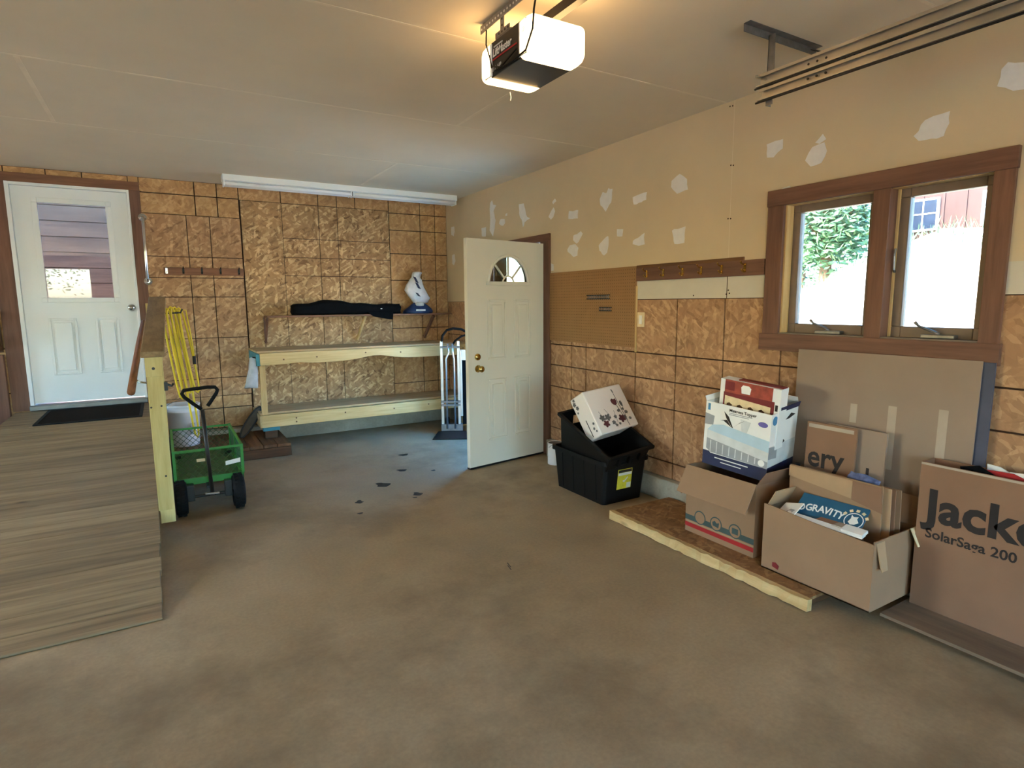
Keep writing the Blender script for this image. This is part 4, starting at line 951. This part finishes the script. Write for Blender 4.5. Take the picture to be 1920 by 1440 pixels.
for k, (a0, a1) in enumerate(((.15, .29), (.15, .27))): td('illegible_print', GREYPR, rect(a0, a1, .341-.009*k, .345-.009*k), .0014)
td('illegible_print', WPAPER, rect(.08, .29, .051, .057), .0016)
td('illegible_print', WPAPER, rect(.12, .25, .031, .036), .0016)
decal('navy_band', NAVY, tp, (0, 0, 0), (1, 0, 0), (0, 0, 1), rect(0, tx, 0, .08)); decal('side_print', LIGHTPR, tp, (0, 0, 0), (1, 0, 0), (0, 0, 1), rect(.0, tx, .08, .2))
decal('side_print', GREYPR, tp, (0, 0, 0), (1, 0, 0), (0, 0, 1), [(0, .13), (.09, .12), (.09, .19), (0, .2)], .0015)
decal('blue_seal', BLUEPR, tp, (0, 0, 0), (1, 0, 0), (0, 0, 1), disc(.04, .345, .026, 18), .0015); decal('side_leaf', INK, tp, (0, 0, 0), (1, 0, 0), (0, 0, 1), [(.16, .33), (.22, .36), (.27, .345), (.2, .33)], .0015); decal('side_leaf', INK, tp, (0, 0, 0), (1, 0, 0), (0, 0, 1), [(.12, .2), (.15, .22), (.17, .205), (.15, .195)], .002)
flap(tp, (tx, 0, tz), (tx, ty, tz), (-1, 0, 0), .06, 25, WPAPER); flap(tp, (0, ty, tz), (tx, ty, tz), (0, 1, 0), .03, 20, WPAPER)
flap(tp, (.08, 0, tz), (tx, 0, tz), (0, -1, 0), .03, 15, NAVY)
# red food box inside
fb = thing('food_box', 'red and cream printed food box sticking out of the topper box', 'box', (2.865, 1.985, .66), (math.radians(5.3), math.radians(-4), math.radians(8.9)))
bx_, by_, bz_ = .085, .36, .345
MB().box(0, bx_, 0, by_, 0, bz_).build('body', WPAPER, fb, world=False, bevel=.002)
of = (0, by_, 0)
def fd(nm, mat, pts, off=.001): decal(nm, mat, fb, of, (0, -1, 0), (0, 0, 1), pts, off)
fd('food_photo', REDBOX, rect(.03, .315, .26, .345)); fd('maroon_panel', MAROON, rect(.025, .33, .13, .27), .0012); fd('cream_panel', CREAMPR, [(.035, .14), (.31, .14), (.31, .235), (.035, .25)], .0016)
fd('maroon_panel', MAROON, rect(.03, .09, .285, .335), .0016); fd('white_badge', WPAPER, [(.135, .28), (.185, .28), (.19, .315), (.175, .328), (.14, .328), (.13, .315)], .002)
for k in range(4): fd('printed_treat', OLDPX, [(.05+k*.065, .19), (.075+k*.065, .187), (.085+k*.065, .2), (.065+k*.065, .212), (.05+k*.065, .205)], .0022)
fd('side_badge', INK, rect(.335, .35, .22, .255))
MB().box(.02, .07, .0, .26, bz_, bz_+.006).build('top_panel', MAROON, fb, world=False)
sg = thing('food_packet', 'dark green crinkled packet poking up behind the red food box', 'packet', (2.965, 2.0, .80))
MB().loft([[(.02*math.cos(a), .12+.11*math.sin(a)*(1+.1*math.cos(5*a)), .05*i+.008*math.sin(3*a+i)) for a in [2*PI*k/14 for k in range(14)]] for i in range(5)]).build('packet', plain('packet_green', L(64, 78, 52), .4, var=.5, scale=40), sg, world=False)
# box B, with flattened cartons and parcels
bB = thing('recycling_box', 'wide open cardboard box full of flattened cartons and a teal mailer', 'cardboard box', (2.68, 1.336, .0625))
dx, dy, dz = .38, .565, .335
m_ = MB(); th = .006
m_.box(0, dx, 0, dy, 0, th); m_.box(th, dx-th, 0, th, th, dz); m_.box(th, dx-th, dy-th, dy, th, dz); m_.box(dx-th, dx, 0, dy, th, dz)
m_.poly([(0, 0, 0), (0, dy, 0), (0, dy, dz+.02), (0, dy*.5, dz), (0, 0, dz-.012)], (th, 0, 0))
m_.build('body', CARD, bB, world=False)
flap(bB, (dx, 0, dz), (dx, dy, dz), (1, 0, 0), .14, 12, CARD); flap(bB, (.02, 0, dz-.01), (.09, 0, dz-.01), (0, -1, 0), .13, 168, CARDIN, .01)
flap(bB, (.02, dy, dz), (.30, dy, dz), (0, 1, 0), .10, -25, CARDIN, .01)
decal('printed_icon', MAROON, bB, (0, dy, 0), (0, -1, 0), (0, 0, 1), [(.065, .028), (.10, .02), (.105, .042), (.085, .055), (.065, .05)])
def sheet(name, label, cat, pts, th, mat, group=None):
    o = thing(name, label, cat, tuple(pts[0]), (0, 0, 0), group); MB().poly(pts, th).build('panel', mat, o); return o
c1 = sheet('flattened_carton', 'tan flattened carton with brown tape standing in the recycling box', 'cardboard', [(2.87, 1.885, .10), (2.87, 1.405, .10), (2.885, 1.42, .60), (2.885, 1.90, .60)], (.008, 0, 0), CARD)
MB().poly([(2.882, 1.90, .595), (2.882, 1.56, .595), (2.879, 1.56, .505), (2.879, 1.90, .54)], (-.003, 0, 0)).build('folded_lip', CARDIN, c1)
MB().poly([(2.882, 1.558, .595), (2.882, 1.425, .595), (2.878, 1.41, .47), (2.878, 1.558, .50)], (-.002, 0, 0)).build('brown_tape', CARD2, c1)
for k, (x, y1, zt, mt) in enumerate(((2.905, 1.395, .59, CARDIN), (2.925, 1.385, .585, CARD2), (2.955, 1.375, .58, CARD))):
    sheet('flattened_carton', ('pale', 'brown', 'greyish')[k]+' flattened carton edge standing '+('just', 'second', 'third')[k]+' behind the taped carton', 'cardboard', [(x-.012, 1.86, .10), (x-.012, y1-.02, .10), (x+.008, y1, zt), (x+.008, 1.86, zt)], (.006, 0, 0), mt)
ml = thing('poly_mailer', 'teal blue printed mailer bag lying in the recycling box', 'mailer', (2.79, 1.62, .385), (0, math.radians(-42), math.radians(4)))
MB().box(-.06, .12, -.16, .17, 0, .014).build('bag', TEAL, ml, world=False, bevel=.005)
rot_m = Matrix(((0, 1, 0), (-1, 0, 0), (0, 0, 1)))         # text right = -Y, up = +X, faces up
yy = .155
for i, (c, adv) in enumerate(zip('OGRAVITY', (.042, .036, .033, .033, .031, .016, .030, .03))):
    t = (yy-.02)/.13; R3 = rot_m @ Matrix.Rotation(t*.38, 3, 'Z')
    text(c, .056, WPAPER, ml, (.030-.020*t*t, yy, .0146), R3, bold=.0014, squeeze=.85); yy -= adv*.86
m_ = MB(); cxm, cym = .035, -.115
MB().tube([(cxm+.042*math.cos(a), cym+.042*math.sin(a), .0148) for a in [2*PI*k/24 for k in range(24)]], .0022, 4, closed=True).build('printed_ring', WPAPER, ml, world=False)
MB().poly([(cxm-.02, cym-.01, .0150), (cxm-.005, cym-.025, .0150), (cxm+.012, cym-.012, .0150), (cxm+.026, cym-.014, .0150), (cxm+.02, cym+.006, .0150), (cxm+.03, cym+.018, .0150), (cxm+.008, cym+.016, .0150), (cxm-.012, cym+.022, .0150), (cxm-.024, cym+.008, .0150)], (0, 0, .0004)).build('printed_bird', WPAPER, ml, world=False)
for k in range(5):
    a = math.radians(60-30*k); c = Vector((cxm+.058*math.cos(a), cym+.058*math.sin(a), .0148)); e = Vector((math.cos(a), math.sin(a), 0))*.007; g = Vector((-math.sin(a), math.cos(a), 0))*.008
    MB().poly([c-e-g, c+e-g, c+e+g, c-e+g], (0, 0, .0004)).build('illegible_print', CREAMPR, ml, world=False)
wp = thing('paper_packet', 'white folded paper packet at the left of the teal mailer', 'paper', (2.70, 1.80, .37), (math.radians(-18), math.radians(-28), 0))
MB().box(-.01, .11, -.06, .06, 0, .006).build('sheet', WPAPER, wp, world=False, bevel=.002); MB().poly([(.02, -.03, .0066), (.05, -.045, .0066), (.06, -.01, .0066), (.03, .01, .0066)]).build('print', GREYPR, wp, world=False)
w2 = thing('paper_strip', 'white paper strip lying along the front rim of the recycling box', 'paper', (2.70, 1.60, .39), (0, math.radians(-15), math.radians(0)))
MB().box(-.005, .03, -.2, .19, 0, .004).build('sheet', WPAPER, w2, world=False); MB().box(.0, .05, -.20, -.10, .004, .018).build('folded_end', WPAPER, w2, world=False)
bt = thing('brown_carton', 'small brown carton lying under the teal mailer', 'carton', (2.72, 1.45, .34)); MB().box(0, .09, 0, .2, 0, .06).build('body', CARD2, bt, world=False, bevel=.002); MB().box(.0, .09, .06, .11, .06, .0605).build('tape', CLEAR, bt, world=False)
pk = thing('cream_packet', 'folded cream paper hanging over the rear corner of the recycling box', 'paper', (2.97, 1.325, .36)); MB().poly([(-.005, 0, .05), (.05, 0, .05), (.075, -.035, -.03), (.0, -.035, -.03)], (0, -.004, 0)).build('sheet', CREAMPR, pk, world=False)
bt2 = thing('blue_bottle', 'small blue bottle lying among the cartons by the topper box', 'bottle', (2.95, 1.90, .50)); MB().lathe([(0, 0), (.022, 0), (.024, .01), (.024, .07), (.012, .09), (.012, .10), (0, .10)], k=16).build('body', BLUEPR, bt2, smooth=True, world=False); MB().lathe([(0, .098), (.014, .098), (.014, .12), (0, .12)], k=14).build('cap', BLACKP, bt2, world=False)
bt2.location.z = .475
bl = thing('plastic_wrap', 'crumpled bluish plastic wrap behind the taped flattened carton', 'plastic wrap', (2.955, 1.55, .585)); MB().loft([[(.025*math.cos(a)*(1+.4*random.random()), .07*math.sin(a)*(1+.3*random.random()), z+.01*random.random()) for a in [2*PI*k/11 for k in range(11)]] for z in (-.05, -.02, .01)]+[[(.012*math.cos(a), .03+.03*math.sin(a)*(1+.5*random.random()), .028+.012*random.random()) for a in [2*PI*k/11 for k in range(11)]]]).build('film', plain('blue_film', L(92, 104, 142), .2, var=.4, scale=30), bl, world=False)
# 'ery' carton
er = thing('lettered_carton', 'flattened brown carton with dark lettering leaning before the big cardboard sheet', 'cardboard', (3.0, 1.63, .3), (0, math.radians(2), 0))
MB().box(0, .012, 0, .27, -.20, .525).build('panel', CARD2, er, world=False, bevel=.002)
text('ery', .165, INK, er, (-.001, .255, .285), frame_negx(), bold=.003, squeeze=.92)
decal('clear_tape', CLEAR, er, (0, .27, 0), (0, -1, 0), (0, 0, 1), rect(.01, .255, .495, .515))
e2 = thing('flattened_carton', 'greyish flattened carton peeking out beside the lettered flat carton', 'cardboard', (3.03, 1.5, .3), (0, math.radians(2), 0)); MB().box(0, .012, 0, .3, -.20, .525).build('panel', CARD3, e2, world=False); decal('letter_tail', INK, e2, (0, 0, 0), (0, -1, 0), (0, 0, 1), rect(-.085, -.07, .25, .33))
# tall printed box
jk = thing('tall_printed_box', 'tall brown box with huge dark lettering standing on the plywood deck', 'cardboard box', (2.985, .66, .0425))
jx, jy, jz = .118, .65, .695
open_carton(jk, jx, jy, jz, CARD2)
text('Jackery', .205, INK, jk, (-.001, jy-.035, .43), frame_negx(), bold=.0065, space=1.02)
text('SolarSaga 200', .062, INK, jk, (-.001, jy-.04, .345), frame_negx(), bold=.0012)
decal('packing_tape', CLEAR, jk, (0, jy, 0), (0, -1, 0), (0, 0, 1), rect(0, .65, jz-.012, jz-.002))
for k, (y, mt, ln) in enumerate(((.42, BLACKF, .22), (.30, REDINK, .16), (.22, WPAPER, .14), (.12, GREYPR, .2), (.36, WPAPER, .10))):
    q = thing('scrap_packaging', ('dark', 'red', 'white', 'grey', 'small white')[k]+' scrap packaging poking out of the tall lettered box', 'packaging', (3.02+.012*k, .66+y, .70)); MB().poly([(0, -.04, -.1), (0, .06, -.1), (.02, .10+.03*math.sin(k), .035+.006*k), (.02, .03, .055-.01*(k % 2)), (.01, -.05, .02)], (.006, 0, 0)).build('scrap', mt, q, world=False)
# big sheet under the window
bs = thing('cardboard_sheet', 'big plain cardboard sheet with three tape strips leaning under the window', 'cardboard', (3.115, 1.17, .045), (0, math.radians(1.2), 0))
MB().box(-.004, .004, 0, .885, 0, 1.16).build('panel', CARD3, bs, world=False)
for y0, y1, z0, z1 in ((.53, .565, .79, .89), (.335, .375, .58, .905), (.11, .15, .66, .92)): decal('tape_strip', CLEAR, bs, (-.004, 0, 0), (0, -1, 0), (0, 0, 1), rect(-y1, -y0, z0, z1))
b2 = thing('dark_panel', 'dark blue-grey panel behind the big cardboard sheet', 'panel', (3.135, 1.125, .045), (0, math.radians(.8), 0)); MB().box(-.006, .006, 0, .6, 0, 1.155).build('panel', plain('slate_panel', L(70, 74, 92), .6), b2, world=False)

# ------------------------------------------------------------------ garage door tracks
tk = thing('door_track', 'pair of steel overhead door tracks hung near the right wall', 'door track', (2.52, .4, 2.46))
def cchan(z0, z1, x):
    m_ = MB()
    m_.box(x-.002, x, YF, 1.92, z0, z1); m_.box(x-.024, x, YF, 1.915, z1-.003, z1); m_.box(x-.028, x, YF, 1.925, z0-.002, z0+.003); m_.box(x-.026, x-.023, YF, 1.915, z1-.012, z1)
    m_.build('track_rail', TRACKM, tk)
    MB().cyl((x-.015, YF, z0-.006), (x-.015, 1.94, z0-.006), .005, 6).build('lower_lip', BLACKM, tk)
cchan(2.475, 2.525, 2.515); cchan(2.415, 2.462, 2.525)
MB().box(2.53, 2.533, 1.865, 1.90, 2.39, 2.70).build('hanger', GALV, tk); MB().box(2.53, 2.565, 1.897, 1.90, 2.39, 2.70).build('hanger', GALV, tk)
MB().box(2.36, 2.90, 1.87, 1.905, 2.716, 2.719).build('ceiling_angle', GALV, tk); MB().box(2.36, 2.90, 1.902, 1.905, 2.684, 2.719).build('ceiling_angle', GALV, tk)
MB().bar((2.86, 1.89, 2.70), (2.72, 1.55, 2.50), .03, .004).build('brace', BLACKM, tk)
for y in (1.60, 1.64, 1.68):
    for z in (2.50, 2.44): MB().cyl((2.511, y, z), (2.516, y, z), .005, 8).build('bolt', BLACKM, tk)
MB().box(2.44, 2.52, 1.885, 1.895, 2.498, 2.508).build('tab', CHROME, tk)
# ------------------------------------------------------------------ garage door opener
op = thing('garage_door_opener', 'black garage door opener with glowing lenses hanging from the ceiling', 'door opener', (1.46, 2.28, 2.46))
ox0, ox1, oy0, oy1, oz0, oz1 = 1.33, 1.585, 2.15, 2.40, 2.458, 2.60
MB().box(ox0, ox1, oy0, oy1, oz0, oz1).build('chassis', BLACKM, op, bevel=.004)
def lens(ya, yb):
    R_ = []; s = 1 if yb > ya else -1; D_ = abs(yb-ya)
    prof = [(0, 1), (.35, 1.0), (.7, .94), (.9, .80), (1, .58)]
    for t, k in prof:
        zc = (oz0+oz1)/2; hz = (oz1-oz0)/2+.006; hx = (ox1-ox0)/2+.006; xc_ = (ox0+ox1)/2
        q = rr(xc_, zc, 2*hx*(1-(1-k)*.35), 2*hz*k, .02*k+.004, 0, 4)
        R_.append([(p[0], ya+s*D_*t, p[1]) for p in q])
    return MB().loft(R_).build('light_lens', BULB, op, smooth=True)
lens(oy0-.002, oy0-.10); lens(oy1+.002, oy1+.10)
MB().box(ox0-.004, ox0+.01, oy0-.05, oy0+.012, oz0+.004, oz1-.004).build('lens_bezel', WMETAL, op, bevel=.004)
MB().box(ox0-.004, ox0+.01, oy1-.012, oy1+.05, oz0+.004, oz1-.004).build('lens_bezel', WMETAL, op, bevel=.004)
MB().lathe([(0, 0), (.013, 0), (.013, .002), (0, .002)], (ox0-.006, oy0-.025, oz1-.045), 12, 'x').build('bezel_window', BLACKP, op)
text('LiftMaster', .045, WPAPER, op, (ox0-.002-1.46, oy1-.02-2.28, oz0+.078-2.46), frame_negx(), bold=.001, shear=.2, squeeze=.85)
decal('illegible_print', LIGHTPR, op, (ox0-1.46, oy1-.02-2.28, oz0+.114-2.46), (0, -1, 0), (0, 0, 1), rect(.01, .085, 0, .005), .0025)
decal('red_line', REDINK, op, (ox0-1.46, oy1-.02-2.28, oz0+.064-2.46), (0, -1, 0), (0, 0, 1), rect(0, .2, 0, .006), .0025)
text('1/2 HP', .028, LIGHTPR, op, (ox0-.002-1.46, oy1-.012-2.28, oz0+.02-2.46), frame_negx(), shear=.2)
def perf(a, b, wd, upv, nm):                              # perforated angle: flange with round holes as dark studs plus a return lip
    a = Vector(a); b = Vector(b); MB().bar(a, b, .003, wd, upv).build(nm, GALV, op)
    d = (b-a).normalized(); u = Vector(upv); nrm = d.cross(u).normalized(); n_ = int((b-a).length/.025); m_ = MB()
    for i in range(n_):
        c = a+d*(.0125+i*.025); m_.cyl(c-nrm*.0022, c+nrm*.0022, .005, 8)
    m_.build('bolt_holes', WPAPER if nm == 'hanger_angle' else BLACKP, op)
perf((1.335, 1.75, 2.69), (1.335, 2.50, 2.69), .034, (0, 0, 1), 'hanger_angle'); MB().box(1.335, 1.37, 1.75, 2.50, 2.706, 2.709).build('hanger_angle', GALV, op)
perf((1.337, 2.31, 2.705), (1.337, 2.31, 2.60), .03, (0, 1, 0), 'hanger_strap'); perf((1.578, 2.31, 2.718), (1.578, 2.31, 2.60), .03, (0, 1, 0), 'hanger_strap')
MB().box(1.332, 1.584, 2.23, 2.36, 2.60, 2.606).build('bracket', GALV, op); perf((1.332, 2.24, 2.614), (1.332, 2.36, 2.614), .022, (0, 0, 1), 'bracket')
MB().box(1.345, 1.352, 2.48, 2.50, 2.709, CH).build('ceiling_bolt', GALV, op)
MB().box(1.44, 1.475, YF, 2.24, 2.607, 2.645).build('drive_rail', OLDP if False else BLACKM, op)
MB().tube([(1.32, 2.42, 2.66), (1.318, 2.42, 2.60), (1.325, 2.40, 2.54), (1.325, 2.385, 2.495)], .0035, 6).build('power_cord', BLACKP, op)
MB().tube([(1.40, 2.10, 2.72), (1.345, 2.06, 2.66), (1.325, 2.045, 2.60), (1.322, 2.05, 2.53), (1.322, 2.10, 2.47), (1.322, 2.2, 2.462), (1.325, 2.36, 2.475)], .004, 6).build('power_cord', BLACKP, op)
MB().tube([(1.322, 2.17, 2.50), (1.322, 2.3, 2.47), (1.325, 2.38, 2.50)], .004, 6).build('power_cord', BLACKP, op)
MB().tube([(1.48, 2.49, 2.45), (1.485, 2.49, 2.43), (1.483, 2.492, 2.415)], .0015, 5).build('antenna_wire', WPAPER, op)

# ------------------------------------------------------------------ outside
def grid(name, mat, x0, x1, y0, y1, nx, ny, fz, label, cat):
    m_ = MB(); m_.v = [(x0+(x1-x0)*i/nx, y0+(y1-y0)*j/ny, fz(x0+(x1-x0)*i/nx, y0+(y1-y0)*j/ny)) for j in range(ny+1) for i in range(nx+1)]
    m_.f = [(j*(nx+1)+i, j*(nx+1)+i+1, (j+1)*(nx+1)+i+1, (j+1)*(nx+1)+i) for j in range(ny) for i in range(nx)]
    return struct(m_.build(name, mat, smooth=True), label, cat)
def hillz(x, y):
    k = .33 if y < 5.6 else (.33-.055*(y-5.6) if y < 8 else .198)
    k *= 1 if y < 9 else max(.3, 1-(y-9)*.12)
    t = max(0, min(x-5.0, 7.2)); return -.06+k*1.17*t+(.05*math.sin(x*1.7+y*2.1) if x > 5 else 0)
grid('ground_hillside', SOIL, XR+.16, 30, -14, 26, 50, 70, hillz, 'bright dry hillside rising outside the window', 'hillside')
grid('ground_drive', DRIVE, -40, XR+.16, -14, YF-.16, 8, 8, lambda x, y: -.03, 'unseen pale gravel drive tinted to warm the light bounced into the bays', 'drive')
grid('ground_yard', DRIVE, -40, XL-.15, YF-.16, 40, 8, 8, lambda x, y: -.03, 'unseen pale gravel yard beyond the left wall, tinted to warm bounced light', 'yard')
grid('ground_lawn', LAWN, -40, 40, -60, -14, 8, 8, lambda x, y: -.03+(-14-y)*.03, 'green lawn beyond the drive', 'lawn')
def tree(name, label, loc, hh, rad, n, mat, seed, grp=None, sq=1.1):
    random.seed(seed); t = thing(name, label, 'tree', loc, (0, 0, 0), grp)
    MB().tube([(0, 0, -.3), (.05, .02, hh*.4), (-.03, .04, hh*.8), (0, 0, hh)], [.14, .11, .07, .03], 8).build('trunk', BARK, t, world=False)
    m_ = MB()
    for k in range(7): 
        a = k*2.4; m_.tube([(0, 0, hh*(.35+.06*k)), (rad*.5*math.cos(a), rad*.5*math.sin(a), hh*(.55+.06*k)), (rad*.8*math.cos(a), rad*.8*math.sin(a), hh*(.65+.06*k))], [.05, .03, .01], 5)
    m_.build('branches', BARK, t, world=False)
    m_ = MB()
    for _ in range(n):
        v = Vector((random.gauss(0, 1), random.gauss(0, 1), random.gauss(0, 1))).normalized()*rad*(random.random()**.35)*(1+.2*math.sin(_*.01))
        c = Vector((v.x, v.y, hh*.62+v.z*sq)); 
        if c.z < .1: c.z = .1+random.random()*.5
        a = Vector((random.gauss(0, 1), random.gauss(0, 1), random.gauss(0, .5))).normalized(); b = a.orthogonal().normalized(); s = random.uniform(.05, .11)
        m_.poly([c-a*s, c+b*s*.45, c+a*s, c-b*s*.45])
    tag(m_.build('foliage', mat, t, world=False), kind='stuff'); return t
tree('leafy_tree', 'leafy green tree on the hill crest seen through the left sash', (14.0, 9.6, hillz(14.0, 9.6)), 4.2, 1.9, 7000, LEAF, 1)
tree('leafy_tree', 'pale green bushy tree beside the outbuilding on the hill', (12.6, 7.75, hillz(12.6, 7.75)), 2.4, .95, 4500, LEAF2, 2)
tree('leafy_tree', 'broad green tree far behind the hill crest', (19, 12.5, hillz(19, 12.5)), 6.0, 3.4, 7000, LEAF, 3)
for k, (x, y) in enumerate(((-9, -24), (-5.5, -20), (-12.5, -19), (2, -26))): tree('lawn_tree', ('tall', 'rounded', 'wide', 'distant')[k]+' green tree on the lawn before the garage', (x, y, .2), 6+k, 3.0, 3500, LEAF if k % 2 else LEAF2, 20+k)
random.seed(9); m_ = MB()
for _ in range(900):
    y = random.uniform(4.2, 10.5); x = random.uniform(10.8, 12.8); z = hillz(x, y); h_ = random.uniform(.08, .26); a = random.uniform(0, 6.3)
    m_.poly([(x, y, z-.02), (x+.03*math.cos(a), y+.03*math.sin(a), z-.02), (x+.10*math.cos(a+1), y+.10*math.sin(a+1), z+h_)])
o = m_.build('hill_weeds', LEAF2); tag(o, 'tufts of weeds along the crest of the bright hillside', 'weeds', None, 'stuff')
hb = thing('outbuilding', 'mauve board and batten outbuilding with small paned windows on the hill', 'building', (15, 4.8, hillz(15, 5)))
bx0 = 14.2; zb_ = 2.2
MB().box(bx0, bx0+4, 1.0, 7.05, zb_-.6, 5.6).build('wall', PANELH, hb)
for i in range(16):
    y = 1.05+i*.40; MB().box(bx0-.02, bx0, y-.02, y+.02, zb_-.6, 5.6).build('batten', PANELH, hb)
MB().poly([(bx0-.3, .7, 5.55), (bx0-.3, 7.35, 5.55), (bx0+2, 7.35, 6.7), (bx0+2, .7, 6.7)], (0, 0, .1)).build('roof', GREYPR, hb)
for (y0, y1) in ((6.36, 6.86), (5.02, 5.52)):
    q = MB().box(bx0-.05, bx0-.001, y0-.04, y1+.04, 2.93, 3.60).build('window', WMETAL, hb)
    MB().box(bx0-.055, bx0-.045, y0, y1, 2.97, 3.56).build('pane', plain('sky_pane', L(40, 50, 68), .15), q)
    MB().box(bx0-.065, bx0-.05, (y0+y1)/2-.012, (y0+y1)/2+.012, 2.97, 3.56).build('glazing_bar', WMETAL, q); MB().box(bx0-.065, bx0-.05, y0, y1, 3.27, 3.295).build('glazing_bar', WMETAL, q)
